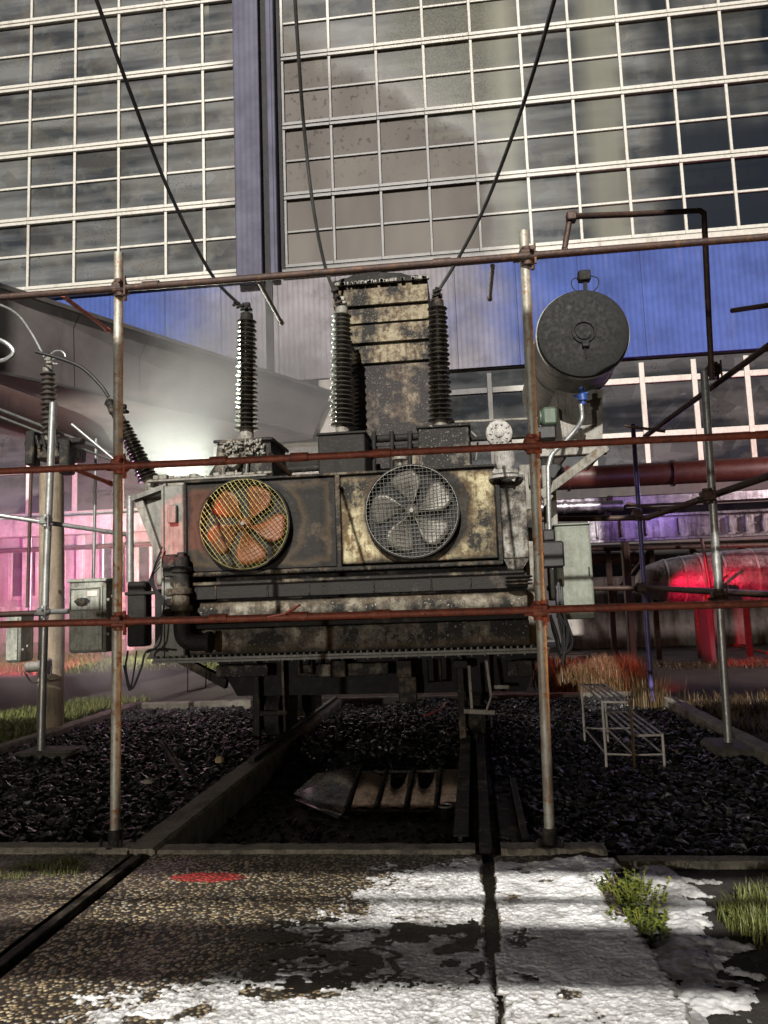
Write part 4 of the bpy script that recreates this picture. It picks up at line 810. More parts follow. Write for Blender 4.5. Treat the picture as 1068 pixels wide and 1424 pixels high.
# hand rail on top
m = MB(); m.tube([P(610, 588, 9.7), P(770, 581, 9.7)], .018, 8); m.tube([P(652,590,9.7), P(655,645,9.7)], .012, 6); m.tube(bez([P(655,600,9.6), P(664,612,9.6), P(662,640,9.6)], 10), .012, 6); m.build('hand_rail', M['light_grey'], TR)
# tall scorched box behind the bushings
ty = 10.1; xL, xR = PX(467, 500, ty), PX(599, 500, ty); m = MB(); zlow, zsplit, ztop_ = 3.05, PZ(530, 506, ty), PZ(530, 395, ty)
m.bbox(xL, xR, ty, ty+1.1, zlow, zsplit, .02); m.bbox(xL+.015, xR-.012, ty-.02, ty+.0, zlow+.02, PZ(530,590,ty), .01); tw = m.build('relief_tower', M['tower_dark'], TR); tw['label'] = 'tall scorched box behind the bushings'
m = MB(); zz = [zsplit, PZ(530,478,ty), PZ(530,450,ty)+.0, PZ(530,426,ty), ztop_]
for i in range(4):
    bot, top_ = zz[i]+.010, zz[i+1]; t_ = .045
    m.prism([(xL,ty-t_*1.1-.02*(i % 2),bot), (xL,ty-.01,top_), (xL,ty+1.1,top_), (xL,ty+1.1,bot), ], (0,0,0), (xR-xL,0,0))
m.build('slat', M['tower_cream'], tw)
m = MB()
for i in range(1, 4): m.bbox(xL+.01, xR-.01, ty-.02, ty+1.08, zz[i]-.006, zz[i]+.014)
m.build('slat_gap', M['soot_plain'], tw)
m = MB(); r = random.Random(8); pts = []; n = 26
for i in range(n+1): pts.append((xL-.02+(xR-xL+.02)*i/n, 0, ztop_+.05+.10*math.sin(PI*min(1, i/n*1.15))+.02*r.random()))
m.prism([(p[0], ty-.05, p[2]) for p in pts]+[(xR,ty-.05,ztop_), (xL,ty-.05,ztop_)], (0,0,0), (0,1.1,0)); m.build('burst_lid', M['soot_plain'], tw)
m = MB()
for i in range(60): 
    xx = xL+(xR-xL)*r.random(); m.bbox(xx, xx+.02+.04*r.random(), ty-.10, ty-.04, ztop_-.015, ztop_+.02+.02*r.random(), .006)
m.build('flaked_edge', M['light_grey'], tw)
# right-hand header and valve
hm = MB(); a, b = P(697, 790, 8.5), P(722, 655, 8.5); hm.bbox(xz+.06, b.x+.06, 8.5, 8.9, a.z+.1, b.z, .012); hm.prism([(xz+.06,8.52,a.z+.1),(b.x+.06,8.52,a.z+.1),(b.x-.02,8.52,a.z-.02),(xz+.12,8.52,a.z-.05)], (0,0,0), (0,.3,0)); hm.build('header', burnt('header_paint', (.34,.34,.30), .42, .12, 2.6, .5, off=(3,3,7)), TR)
m = MB(); c = P(694, 602, 8.4); m.lathe([(.0,-.035),(.02,-.035),(.05,-.025),(.055,-.01),(.13,-.01),(.145,0),(.145,.08),(.05,.09),(.05,.2)], c, (0,1,0), 32)
for k in range(10): m.lathe([(.012,-.03),(.012,0)], c+Vector((.10*math.cos(k*PI/5), 0, .10*math.sin(k*PI/5))), (0,1,0), 6)
c2 = P(702, 640, 8.5); m.lathe([(.15,-.16),(.15,-.12),(.09,-.11),(.12,0),(.10,.16),(.07,.3)], c2, (.0,0,1), 24); m.bar(c2+Vector((-.13,-.05,-.12)), c2+Vector((.10,-.1,-.24)), .07, .05); m.lathe([(.19,-.21),(.19,-.18),(.12,-.18)], c2, (0,0,1), 24); m.build('valve', M['valve_paint'], TR)
m = MB(); m.bbox(PX(724,700,9), PX(748,700,9), 9.0-.12, 9.1, PZ(735,905,9), PZ(735,648,9), .01); m.bbox(PX(735,665,8.8), PX(745,665,8.8), 8.8, 8.9, PZ(740,675,8.8), PZ(740,655,8.8), .01); m.build('side_wall', M['light_grey'], TR)
m = MB(); c = P(738, 722, 8.7); m.lathe([(.0,-.06),(.10,-.06),(.12,0),(.12,.2)], c, (0,1,0), 20); 
for z_ in (802,807,812): q = P(722, z_, 8.5); m.lathe([(.13,-.012),(.15,0),(.13,.012)], q, (0,0,1), 20)
m.build('port', M['steel_dark'], TR)

# conservator tank ---------------------------------------------------
cc = P(811, 463, 8.5); R = .505
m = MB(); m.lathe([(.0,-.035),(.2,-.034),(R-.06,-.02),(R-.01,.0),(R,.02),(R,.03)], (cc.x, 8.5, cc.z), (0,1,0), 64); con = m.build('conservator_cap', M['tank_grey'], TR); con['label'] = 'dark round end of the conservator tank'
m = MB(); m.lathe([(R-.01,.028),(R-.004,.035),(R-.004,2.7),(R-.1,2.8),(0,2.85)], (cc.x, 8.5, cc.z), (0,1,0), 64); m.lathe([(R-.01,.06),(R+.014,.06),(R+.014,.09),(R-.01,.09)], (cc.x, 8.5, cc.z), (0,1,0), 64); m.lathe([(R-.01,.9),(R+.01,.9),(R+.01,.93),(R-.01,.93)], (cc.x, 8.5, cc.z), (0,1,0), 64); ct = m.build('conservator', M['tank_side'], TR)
m = MB(); m.lathe([(.0,-.05),(.085,-.05),(.09,-.03),(.105,-.03),(.11,-.055),(.128,-.055),(.132,-.02)], (cc.x, 8.5, cc.z), (0,1,0), 32); m.bbox(cc.x-.03, cc.x+.05, 8.42, 8.5, cc.z-.18, cc.z-.11, .01); m.tube([(cc.x,8.46,cc.z-.16),(cc.x+.01,8.47,cc.z-.3)], .012, 6); m.build('manhole', M['tank_grey'], con)
m = MB(); q = P(813, 384, 8.9); m.bbox(q.x-.075, q.x+.065, 8.85, 8.97, q.z-.06, q.z+.06, .01); m.bbox(q.x-.09, q.x-.03, 8.88, 8.94, q.z-.05, q.z+.01, .02); m.bbox(q.x-.02, q.x+.02, 8.89, 8.93, cc.z+R-.02, q.z-.05, .004); m.bbox(q.x-.07, q.x+.13, 8.8, 9.0, cc.z+R-.03, cc.z+R+.012, .004)
for s_ in (-1, 1): m.tube(bez([(q.x+s_*.06, 8.9, q.z), (q.x+s_*.15, 8.9, q.z-.04), (q.x+s_*.14, 8.9, q.z-.14), (q.x+s_*.05, 8.9, q.z-.22)], 16), .006, 6)
m.build('breather', M['steel_dark'], con)
m = MB(); q = P(808, 528, 8.75); m.lathe([(.12,0),(.12,.14),(.14,.14),(.14,.2)], (q.x, 8.8, q.z-.02), (0,0,1), 24); m.bbox(q.x+.1, q.x+.26, 8.7, 8.9, q.z+.02, q.z+.16, .02); m.build('sump', M['tank_grey'], con)
m = MB(); q = P(810, 551, 8.6); m.lathe([(.03,-.1),(.035,-.05),(.055,-.05),(.055,.02),(.03,.04),(.03,.1)], q, (0,0,1), 12); m.tube([q+Vector((-.1,-.02,.0)), q+Vector((.06,-.02,.03))], .014, 8); m.build('drain_valve', M['bluevalve'], con)
m = MB(); m.tube(bez([P(808,562,8.6), P(809,583,8.6), P(800,598,8.55), P(784,616,8.5), P(768,632,8.45), P(762,650,8.42)], 40)+[P(763,700,8.42), P(765,765,8.42)], .026, 10); m.build('drain_pipe', M['galv'], TR)
m = MB(); m.prism([P(772,538,9.2), P(838,542,9.2), P(838,632,9.2), P(786,634,9.2)], (0,0,0), (0,.04,0)); m.prism([P(772,538,9.22), P(772,538,9.22)+Vector((0,1.2,0)), P(786,634,9.22)+Vector((0,1.2,0)), P(786,634,9.22)], (0,0,0), (.03,0,0)); m.prism([P(838,542,9.22), P(838,542,9.22)+Vector((0,1.2,0)), P(838,632,9.22)+Vector((0,1.2,0)), P(838,632,9.22)], (-.03,0,0), (0,0,0)); m.build('saddle', M['light_grey'], TR)
m = MB(); m.bar(P(842, 622, 9.0), P(750, 690, 8.8), .13, .10); m.bbox(PX(750,628,9.1), PX(845,628,9.1), 9.05, 9.2, PZ(790,634,9.1), PZ(790,624,9.1), .01); m.bbox(PX(752,640,9.25), PX(770,640,9.25), 9.2, 9.3, 1.5, PZ(760,632,9.2), .01); m.build('support_frame', M['light_grey'], TR)
m = MB(); q = P(763, 578, 9.0); m.bbox(q.x-.08, q.x+.1, 8.95, 9.2, q.z-.12, q.z+.1, .03); m.lathe([(.09,0),(.09,.2)], (q.x-.1, 9.1, q.z), (1,0,0), 16); m.build('pump_motor', M['greenbox'], TR)
m = MB(); q = P(756, 600, 8.95); m.bbox(q.x-.1, q.x+.14, 8.9, 9.2, q.z-.1, q.z+.06, .02); m.build('relay', M['black'], TR); m = MB(); q = P(771, 655, 8.9); m.lathe([(.08,0),(.10,.05),(.10,.1)], q, (.3,1,0), 16); m.build('relay', M['black'], TR)
a, b = P(754, 790, 8.35), P(783, 752, 8.35); m = MB(); m.bbox(a.x, b.x, 8.3, 8.6, a.z, b.z, .02); m.bbox(a.x+.02, b.x-.08, 8.32, 8.55, b.z, b.z+.13, .02); m.build('relay_box', M['black'], TR)

# ---- things round the transformer
# grey cabinet on its right side
a, b = P(779, 862, 8.7), P(820, 729, 8.7); cb = thing('cabinet', 'tall plain grey-green cabinet hung beside the right end of the transformer', 'cabinet', (a.x, 8.7, a.z)); m = MB(); m.bbox(a.x, b.x, 8.7, 9.1, a.z, b.z, .015); m.bbox(a.x-.01, b.x+.015, 8.68, 9.12, b.z, b.z+.02, .005); m.build('body', M['cab'], cb)
m = MB(); m.bbox(a.x+.015, b.x-.02, 8.688, 8.70, a.z+.03, b.z-.03, .005); m.build('door', M['cab'], cb); m = MB(); m.bbox(b.x-.05, b.x-.035, 8.67, 8.69, (a.z+b.z)/2-.05, (a.z+b.z)/2+.05, .004); m.build('handle', M['black'], cb)
m = MB(); r = random.Random(2)
for k in range(9):
    s_ = r.random(); m.tube(bez([P(772+s_*10, 800+r.random()*20, 8.6), P(775+r.random()*12, 850, 8.55), P(782+r.random()*16, 885+r.random()*12, 8.5), P(776+r.random()*8, 905+r.random()*10, 8.5), P(768+r.random()*6, 880, 8.55), P(765, 855, 8.6)], 36), .009+.007*r.random(), 6)
m.tube(bez([P(784,870,8.5), P(785,900,8.5), P(783,925,8.5)], 10), .02, 6); o = m.build('cable_bundle', M['black']); tag(o, 'tangled black cables drooping below the plain grey-green cabinet', 'cables')
# control cabinet at left
def cabinet_left(x0_, y0_, x1_, y1_, Y, dp, lab, nm='control_cabinet', detail=True):
    a, b = P(x0_, y1_, Y), P(x1_, y0_, Y); t = thing(nm, lab, 'control cabinet', ((a.x+b.x)/2, Y+dp/2, a.z)); m = MB(); m.bbox(a.x, b.x, Y, Y+dp, a.z, b.z, .03); m.bbox(a.x-.01, b.x+.02, Y-.02, Y+dp+.02, b.z-.02, b.z+.02, .01); m.build('body', M['cab_worn'], t)
    w = b.x-a.x; h = b.z-a.z; m = MB(); m.bbox(a.x+.025, b.x-.025, Y-.015, Y+.0, a.z+.03, b.z-.06, .006); d = m.build('door', M['cab_worn'], t)
    if detail:
        fz0, fz1 = b.z-.42*h, b.z-.10*h; m = MB()
        for (u0,u1,v0,v1) in ((a.x+.03,a.x+.045,fz0,fz1),(b.x-.06,b.x-.045,fz0,fz1),(a.x+.03,b.x-.045,fz1-.015,fz1),(a.x+.03,b.x-.045,fz0,fz0+.015)): m.bbox(u0, u1, Y-.035, Y-.015, v0, v1, .004)
        m.build('window_frame', M['light_grey'], d)
        m = MB(); m.bbox(a.x+.54*w, b.x-.08, Y-.022, Y-.0155, fz1-.10, fz1-.04, .002); m.build('name_plate', M['white_trim'], d)
        m = MB(); cx_, cz_ = a.x+.40*w, fz0+.10; m.lathe([(.045,0),(.05,.012),(.035,.02)], (cx_, Y-.015, cz_), (0,-1,0), 20); m.prism([(cx_-.10,Y-.02,cz_+.01),(cx_-.05,Y-.02,cz_+.045),(cx_+.05,Y-.02,cz_+.045),(cx_+.10,Y-.02,cz_+.01),(cx_+.05,Y-.02,cz_-.045),(cx_-.05,Y-.02,cz_-.045)], (0,0,0), (0,.004,0)); m.build('handle', M['steel_dark'], d)
    m = MB(); 
    for zz_ in (a.z+.25*h, a.z+.72*h): m.lathe([(.02,-.02),(.02,.03)], (b.x, Y+.06, zz_), (1,0,0), 10); m.lathe([(.02,-.02),(.02,.03)], (b.x, Y+.16, zz_+.04), (1,0,0), 10)
    m.build('gland', M['light_grey'], t); return t
cabinet_left(94, 806, 146, 909, 8.3, .26, 'grey-green control cabinet with framed door panel, left of the front scaffold upright')
cabinet_left(6, 852, 28, 922, 9.6, .35, 'small pale box at the left end of the lowest red scaffold rail', 'junction_cabinet', False)
a, b = P(176, 900, 8.6), P(202, 808, 8.6); m = MB(); m.bbox(a.x, b.x, 8.6, 8.8, a.z, b.z, .02); m.bbox(a.x-.02, b.x+.17, 8.58, 8.66, b.z-.16, b.z-.12, .01); m.bbox(a.x-.02, b.x+.17, 8.58, 8.66, a.z+.3, a.z+.34, .01); m.bbox(b.x+.12, b.x+.2, 8.58, 8.7, a.z-.1, b.z-.1, .01)
o = m.build('switch_box', M['soot_plain']); tag(o, 'blackened switch box bracketed to the left flank of the transformer', 'switch box')
# small tilted bushing at left + its cable
side = thing('side_bushing', 'small black ribbed bushing leaning left beside the front scaffold upright', 'bushing', tuple(P(208, 672, 8.7)))
bq, tq = P(207, 668, 8.75), P(170, 588, 8.75); bushing(bq, tq, .13, .085, 17, side, 'porc', 'insulator')
m = MB(); m.lathe([(.03,0),(.045,.04),(.045,.10),(.06,.12),(.05,.22),(.065,.26),(.03,.3)], P(164,585,8.75), (tq-bq), 14); m.build('clamp', M['steel_dark'], side)
m = MB(); m.tube(bez([P(151,552,8.72), P(140,536,8.7), P(115,512,8.7), P(85,499,8.7), P(50,489,8.7)], 40), .022, 10); o = m.build('cable', M['black']); tag(o, 'short black cable arching from the leaning bushing to the post insulator', 'cable')
m = MB(); m.tube(bez([P(-30,418,9.2), P(0,424,9.2), P(25,438,9.1), P(45,465,9.), P(62,497,8.9)], 40), .016, 8); o = m.build('cable', M['galv']); tag(o, 'thin pale cable curving down from the frame edge to the post insulator', 'cable')
m = MB(); m.tube(bez([P(-8,470,9), P(10,478,9), P(19,490,9), P(8,500,9), P(-8,503,9)], 24), .03, 8); o = m.build('cable_loop', M['galv']); tag(o, 'loop of thick pale cable cut by the frame edge', 'cable')
# post insulator standing on concrete post
Y = 10.2; pt = thing('insulator_post', 'stout brown concrete post carrying a ribbed insulator and dark switch gear', 'post', tuple(G(68, 978)))
gx = P(70, 975, Y); tp = P(72, 650, Y); m = MB(); m.tube([(gx.x, Y, -.1), (gx.x+.01, Y, 1.2), (tp.x, Y, tp.z)], .17, 20, rs=[.175,.17,.16]); m.build('post', M['tower_wood'], pt)
bushing(P(69, 608, Y), P(67, 518, Y), .125, .11, 13, pt, 'porc_grey', 'insulator')
m = MB(); a, b = P(44, 648, Y-.2), P(96, 612, Y-.2); m.bbox(a.x, b.x, Y-.2, Y+.3, a.z+.1, b.z-.05, .02); m.bbox(a.x-.1, b.x+.2, Y-.24, Y-.1, a.z+.28, a.z+.36, .02); m.bbox(a.x-.05, a.x+.08, Y-.3, Y-.1, a.z, b.z+.15, .02); m.bbox(b.x-.1, b.x+.05, Y-.3, Y-.1, a.z-.15, b.z, .02)
for k in range(5): m.tube([(a.x+.05+k*.09, Y-.25, b.z-.1), (a.x+.0+k*.09, Y-.25, b.z+.08)], .022, 8)
m.build('switch_gear', M['steel_dark'], pt)
m = MB(); c = P(80, 497, Y); m.tube([c+Vector((.12*math.cos(a_), 0, .10*math.sin(a_))) for a_ in [k*.4 for k in range(13)]], .014, 8); m.tube([c+Vector((-.08,0,-.02)), c+Vector((.06,0,-.02))], .01, 6); m.build('corona_ring', M['galv'], pt)
m = MB(); q = P(38, 928, 9.7); m.tube([q, q+Vector((.25,0,.02))], .07, 14); m.bbox(q.x+.2, q.x+.3, 9.6, 9.8, q.z-.1, q.z+.1, .02); m.tube(bez([q+Vector((-.05,0,-.05)), q+Vector((.1,-.02,-.2)), q+Vector((.3,0,-.14)), q+Vector((.34,0,0))], 16), .012, 6); o = m.build('motor', M['light_grey']); tag(o, 'small pale motor housing fixed low beside the concrete post', 'motor')
# brown duct and bright pipes going to the right behind the post
m = MB(); m.tube([P(-60, 545, 12.5), P(100, 598, 15.5), P(128, 610, 16), P(150, 625, 16.4)], .36, 22, rs=[.40,.40,.36,.16]); o = m.build('overhead_duct', M['brownpipe']); tag(o, 'dark brown overhead duct running in from the left edge behind the insulator', 'duct')
for (y0_, y1_, lab, rr) in ((568, 642, 'upper bright horizontal pipe crossing behind the concrete post', .022), (578, 652, 'lower bright horizontal pipe crossing behind the concrete post', .018)):
    m = MB(); m.tube([P(-20, y0_-6, 9.6), P(165, y1_-8, 11.)], rr, 10); o = m.build('conduit', M['galv']); tag(o, lab, 'pipe')

# cables to the three bushings
def line(px, lab, r=.021, pal='black'):
    m = MB(); m.tube(bez([P(*p) for p in px], 60), r, 10); o = m.build('power_cable', M[pal]); tag(o, lab, 'cable')
line([(343,430,9.3),(330,421,9.2),(292,378,8.9),(236,268,8.2),(175,112,7.3),(120,-40,6.6)], 'black power cable rising to the upper left from the leftmost bushing')
line([(470,418,9.3),(452,370,9.1),(436,290,8.7),(424,190,8.3),(416,90,7.8),(408,-40,7.3)], 'power cable rising almost straight up from the middle bushing', .021, 'cable_grey')
line([(606,410,9.3),(634,365,9.1),(672,292,8.6),(712,190,7.8),(745,90,7.1),(782,-40,6.4)], 'power cable rising to the upper right from the right bushing', .021, 'cable_grey')
for (q0, q1, tx, lab) in (((343,431),(325,421),0,'left'), ((472,426),(464,398),1,'mid'), ((603,420),(610,400),2,'right')):
    m = MB(); m.bar(P(*q0, 9.3), P(*q1, 9.25), .075, .05); 
    for k in range(3): c = P(*q0, 9.24).lerp(P(*q1, 9.2), .2+.3*k); m.lathe([(.018,-.05),(.018,.05)], c, (1,0,.3), 8)
    m.build('cable_clamp', M['steel_dark'], TR)

# ================================================================== scaffold
def coupler(c, s=.055, y=0):
    m = MB(); m.lathe([(s*.62,-s*1.15),(s*.72,-s*1.15),(s*.72,-s*.7),(s*.62,-s*.7)], c, (0,0,1), 14); m.lathe([(s*.62,s*.7),(s*.72,s*.7),(s*.72,s*1.15),(s*.62,s*1.15)], c, (0,0,1), 14); m.bar(c+Vector((s*.9,-s*.8,-s*1.3)), c+Vector((s*.9,-s*.8,s*1.3)), .018, .014); m.bbox(c.x-s, c.x+s, c.y-s*.9, c.y+s*.9, c.z-s*.8, c.z+s*.8, .015); m.lathe([(.016,0),(.016,.05)], (c.x+s*.5, c.y-s*.9, c.z+.02), (0,-1,0), 6); m.lathe([(.016,0),(.016,.04)], (c.x-s, c.y, c.z-.02), (-1,0,0), 6); m.lathe([(.014,0),(.014,.05)], (c.x+s*.6, c.y, c.z-s*.8), (0,0,-1), 6); return m
SC = thing('scaffold_frame', 'front scaffold of two weathered uprights and three rust-red rails before the transformer', 'scaffold', (-1.0, 5.1, 0))
def seg(name, pts, r, mt, parent, n=16):
    m = MB(); m.tube(pts, r, n); return m.build(name, M[mt], parent)
UL, UR = [P(160,1170,5.1), P(165,352,5.1)], [P(765,1176,5.1), P(728,322,5.1)]
for (b_, t_) in (UL, UR):
    o = seg('upright', [b_, b_.lerp(t_, .5)+Vector((.006,0,0)), t_], .033, 'pole', SC, 20); m = MB(); m.bbox(b_.x-.085, b_.x+.085, b_.y-.085, b_.y+.085, -.0, .035, .008); m.lathe([(.045,0),(.045,.10),(.034,.10)], (b_.x, b_.y, .03), (0,0,1), 16)
    for dx in (-.07,.07): m.tube([(b_.x+dx,5.04,.03),(b_.x+dx,5.04,.08)], .012, 6)
    m.build('base_plate', M['steel_dark'], o)
for (ya, yb, mt) in ((413,330,'dark_pipe'), (655,605,'rust_pipe'), (868,840,'rust_pipe')):
    a, b = P(0, ya, 5.04), P(1068, yb, 5.04); d = (b-a); a = a-d*.25; b = b+d*.3; p1 = a+d*.5; seg('rail', [a, a.lerp(b,.35)+Vector((0,0,-.006)), a.lerp(b,.7)+Vector((0,0,.004)), b], .0245, mt, SC)
    for tt in ((.36,.43,.5,.9) if mt != 'dark_pipe' else (.30,.55,.62)): c = a.lerp(b, tt); MB().lathe([(.025,-.06),(.031,-.06),(.031,.06),(.025,.06)], c, d, 14).build('sleeve', M[mt], SC)
for (x_, y_) in ((168,401),(733,357),(167,647),(740,618),(167,864),(750,849)): coupler(P(x_, y_, 5.07)).build('coupler', M['rust_pipe'] if y_ > 500 else M['dark_pipe'], SC)
# stub tubes
for (p, q, mt) in (((88,412,5.1),(150,459,6.2),'rust_pipe'), ((360,392,5.1),(391,448,6.4),'dark_pipe'), ((685,370,5.1),(681,415,6.4),'dark_pipe'), ((100,651,5.1),(153,672,6.0),'rust_pipe'), ((376,632,5.1),(402,658,6.2),'dark_pipe')):
    m = MB(); m.tube([P(*p), P(*q)], .017, 10); c = P(*q); m.lathe([(.024,-.03),(.024,.03)], c, P(*q)-P(*p), 10); m.build('putlog', M[mt], SC)
m = MB(); m.bar(P(398, 853, 5.02), P(417, 841, 5.0), .03, .012); m.bar(P(398,853,5.0), P(372,858,5.0), .02, .01); o = m.build('tape_scrap', M['redhose']); tag(o, 'scrap of orange tape knotted round the lowest red rail', 'tape')
# rear right frame
R2 = thing('scaffold_frame', 'rear right scaffold of grey and violet-blue uprights with dark diagonal braces', 'scaffold', tuple(G(1013,1030)))
seg('upright', [P(1013,1032,8.3), P(979,516,8.3)], .040, 'galv', R2); seg('upright', [P(907,975,11.4), P(880,590,11.4)], .034, 'bluepole', R2)['label'] = 'violet-blue upright'
for (p, q, rr) in (((1075,476,8.2),(897,607,10.8),.036), ((1075,660,8.2),(900,720,10.8),.04), ((904,720,11.3),(748,722,11.3),.04), ((1090,828,8.2),(905,818,11.2),.038), ((905,818,11.3),(760,818,11.3),.035), ((871,700,10.4),(935,712,10.4),.02), ((868,592,10.4),(925,600,10.4),.02), ((1018,432,8),(1085,422,7.4),.026)): seg('brace', [P(*p), P(*q)], rr, 'dark_pipe', R2)
for q in ((992,515,8.28),(984,690,8.28),(886,716,11.3),(890,818,11.3),(1000,830,8.2)): coupler(P(*q), .07).build('coupler', M['dark_pipe'], R2)
m = MB(); m.bbox(G(1013,1030).x-.28, G(1013,1030).x+.30, 7.95, 8.6, -.2, .03, .04); o = m.build('footing', M['concrete_dark']); tag(o, 'rough concrete block under the rear right grey upright', 'footing')
m = MB(); m.tube([P(785,346,6.6), P(793,301,6.6)], .026, 10); m.tube([P(793,301,6.6), P(880,298,6.9), P(973,293,7.2)]+[P(979,297,7.2)]+[P(981,340,7.3), P(985,430,7.6), P(990,528,7.9)], .028, 12); m.bbox(P(793,301,6.6).x-.035, P(793,301,6.6).x+.05, 6.55, 6.65, P(793,301,6.6).z-.05, P(793,301,6.6).z+.03, .01); m.bbox(P(785,346,6.6).x-.02, P(785,346,6.6).x+.03, 6.58, 6.62, P(785,353,6.6).z-.01, P(785,346,6.6).z+.01, .01)
o = m.build('bent_pipe', M['dark_pipe']); tag(o, 'thin dark pipe bent into an upside-down L above the grey conservator tank', 'pipe')
# rear left frame
R3 = thing('scaffold_frame', 'rear left scaffold of shiny grey uprights and cross pipes before the bright windows', 'scaffold', tuple(G(57,1045)))
seg('upright', [P(57,1045,8.5), P(64,800,8.5), P(74,560,8.5)], .043, 'galv', R3); seg('upright', [P(38,845,11), P(45,600,11)], .026, 'dark_pipe', R3); seg('upright', [P(130,805,11), P(134,610,11)], .024, 'galv', R3); seg('upright', [P(181,810,9.2), P(181,690,9.2)], .045, 'galv', R3)
seg('brace', [P(-30,712,8.5), P(60,726,8.6), P(175,743,9.2)], .028, 'galv', R3); seg('brace', [P(-30,856,8.4), P(62,852,8.45)], .034, 'dark_pipe', R3); seg('brace', [P(62,851,8.5), P(96,850,8.4)], .03, 'galv', R3); seg('brace', [P(100,590,10), P(160,640,10)], .02, 'galv', R3)
for q in ((64,724,8.45),(60,851,8.4)): coupler(P(*q), .06).build('coupler', M['galv'], R3)
m = MB(); q = G(57,1045); m.bbox(q.x-.25, q.x+.45, 8.3, 8.8, -.2, .02, .04); m.bbox(q.x+.25, q.x+.5, 8.28, 8.5, .02, .05, .01); o = m.build('footing', M['concrete_dark']); tag(o, 'concrete block under the rear left scaffold upright', 'footing')

# ================================================================== objects in the pit
rl = thing('rail_track', 'dark steel rail with side plate running under the right wheels', 'rail', (0, 5.2, -.1)); m = MB(); m.bbox(-.035, .045, 5.0, 12.3, .0, .045, .008); m.bbox(-.012, .02, 5.0, 12.3, -.11, .0, .003); m.bbox(-.08, .09, 5.0, 12.3, -.14, -.11, .004); m.build('rail', M['steel_dark'], rl)
m = MB(); m.bbox(-.17, -.14, 5.2, 8.6, -.28, .05, .005); m.bbox(-.2, -.1, 5.2, 8.6, .045, .06, .003); m.build('channel', M['steel_dark'], rl)
m = MB(); m.bbox(.10, .24, 5.22, 6.9, -.12, -.02, .01); m.bbox(.24, .29, 5.22, 6.9, -.12, .03, .01); m.build('side_plate', M['steel_dark'], rl)
m = MB(); m.bbox(-2.285, -2.215, 7.6, 12.3, .035, .08, .006); o = m.build('rail_track', M['steel_dark']); tag(o, 'steel rail on the concrete beam under the left wheels', 'rail')
m = MB(); m.bbox(-2.27, -2.21, -1.4, 4.98, -.04, .003, .006); o = m.build('rail_track', M['steel_dark']); tag(o, 'rail sunk flush in the slab groove near the camera', 'rail')
# fallen grille
gr = thing('fallen_panel', 'rust-brown sheet panel with round cut-outs lying in the pit', 'metal panel', (-.8, 6.2, -.28))
a, b, c, d = G(500,1074,.02), G(650,1071,.02), G(650,1130,-.16), G(484,1128,-.16); n = 4
def lerp2(u, v): return (a.lerp(b, u)).lerp(d.lerp(c, u), v)
m = MB()
for k in range(n):
    u0, u1 = (k+.06)/n, (k+.94)/n; W = 14; top = []; bot = []
    for i in range(W+1):
        t_ = i/W; uu = u0+(u1-u0)*t_; notch = .0
        if k in (1, 2): notch = .5*math.sqrt(max(0, 1-((t_-.5)/.36)**2)) if abs(t_-.5) < .36 else 0
        if k == 0: notch = .18*max(0, t_-.3)
        sag = Vector((0,0,.02*math.sin(t_*PI))); top.append(lerp2(uu, notch+.03)+sag); bot.append(lerp2(uu, .93)+sag)
    m.add(top+bot, [(i, i+1, W+2+i, W+1+i) for i in range(W)], True)
o = m.build('sheet', paint('scorched_sheet', (.55,.40,.30), .35, .6, (.06,.03,.02), .45, 5., (.3,.22,.15)), gr); md = o.modifiers.new('s', 'SOLIDIFY'); md.thickness = .012
m = MB()
for k in range(n+1): m.bar(lerp2(k/n, 0)+Vector((0,0,.02)), lerp2(k/n-.02, 1)+Vector((0,0,.02)), .022, .03)
m.bar(a, b, .025, .02); m.bar(d, c, .05, .02); m.build('rib', M['steel_dark'], gr)
m = MB(); f1, f2, f3, f4 = G(408,1105,-.16), G(505,1062,.02), G(478,1132,-.16), G(440,1076,-.02); m.add([f1, f4, f2, f3, (f1+f2)/2+Vector((0,0,.04))], [(0,1,4), (1,2,4), (2,3,4), (3,0,4)]); m.add([G(410,1112,-.17), G(440,1105,-.13), G(476,1131,-.15), G(470,1138,-.17)], [(0,1,2,3)])
o = m.build('crumpled_sheet', paint('scorched_tin', (.45,.42,.40), .25, .55, (.05,.045,.04), .8, 6.)); tag(o, 'crumpled grey sheet metal lying left of the rust-brown panel', 'sheet metal'); md = o.modifiers.new('s', 'SOLIDIFY'); md.thickness = .008
m = MB(); q = G(706,1128,-.15); q = G(700-180+130,1140,-.26); m.lathe([(.05,0),(.06,.10),(.055,.10),(.045,.01)], G(620,1137,-.2), (0,0,1), 16); o = m.build('tin_can', M['grey_paint']); tag(o, 'small dark can lying below the rust-brown panel', 'can')
m = MB(); m.tube([P(222,1030,7.6), P(258,1082,6.6)], .018, 8); m.tube([P(228,1030,7.6), P(262,1080,6.6)], .01, 8); o = m.build('scrap_bar', M['steel_dark']); tag(o, 'burnt metal bar stuck at a slant in the left gravel', 'metal bar')
m = MB(); m.tube(bez([G(590,996,.0), G(605,990,.03), G(615,984,.04), G(620,977,.05)], 14), .014, 6); o = m.build('wire', M['redhose']); tag(o, 'short piece of orange-red wire on the gravel under the transformer', 'wire')
m = MB(); m.lathe([(.0,0),(.06,.0),(.05,.03),(0,.035)], G(207,1088,-.02), (0,0,1), 9); o = m.build('flat_stone', M['concrete']); tag(o, 'flat pale stone lying on the left gravel', 'stone')
m = MB(); m.lathe([(.0,0),(.045,.0),(.05,.03),(.03,.06),(0,.065)], G(305,1060,-.02), (0,0,1), 8); o = m.build('stone', paint('tan_stone', (.35,.26,.14), .7, .2, (.2,.15,.1))); tag(o, 'single tan stone on the black gravel near the left rail beam', 'stone')

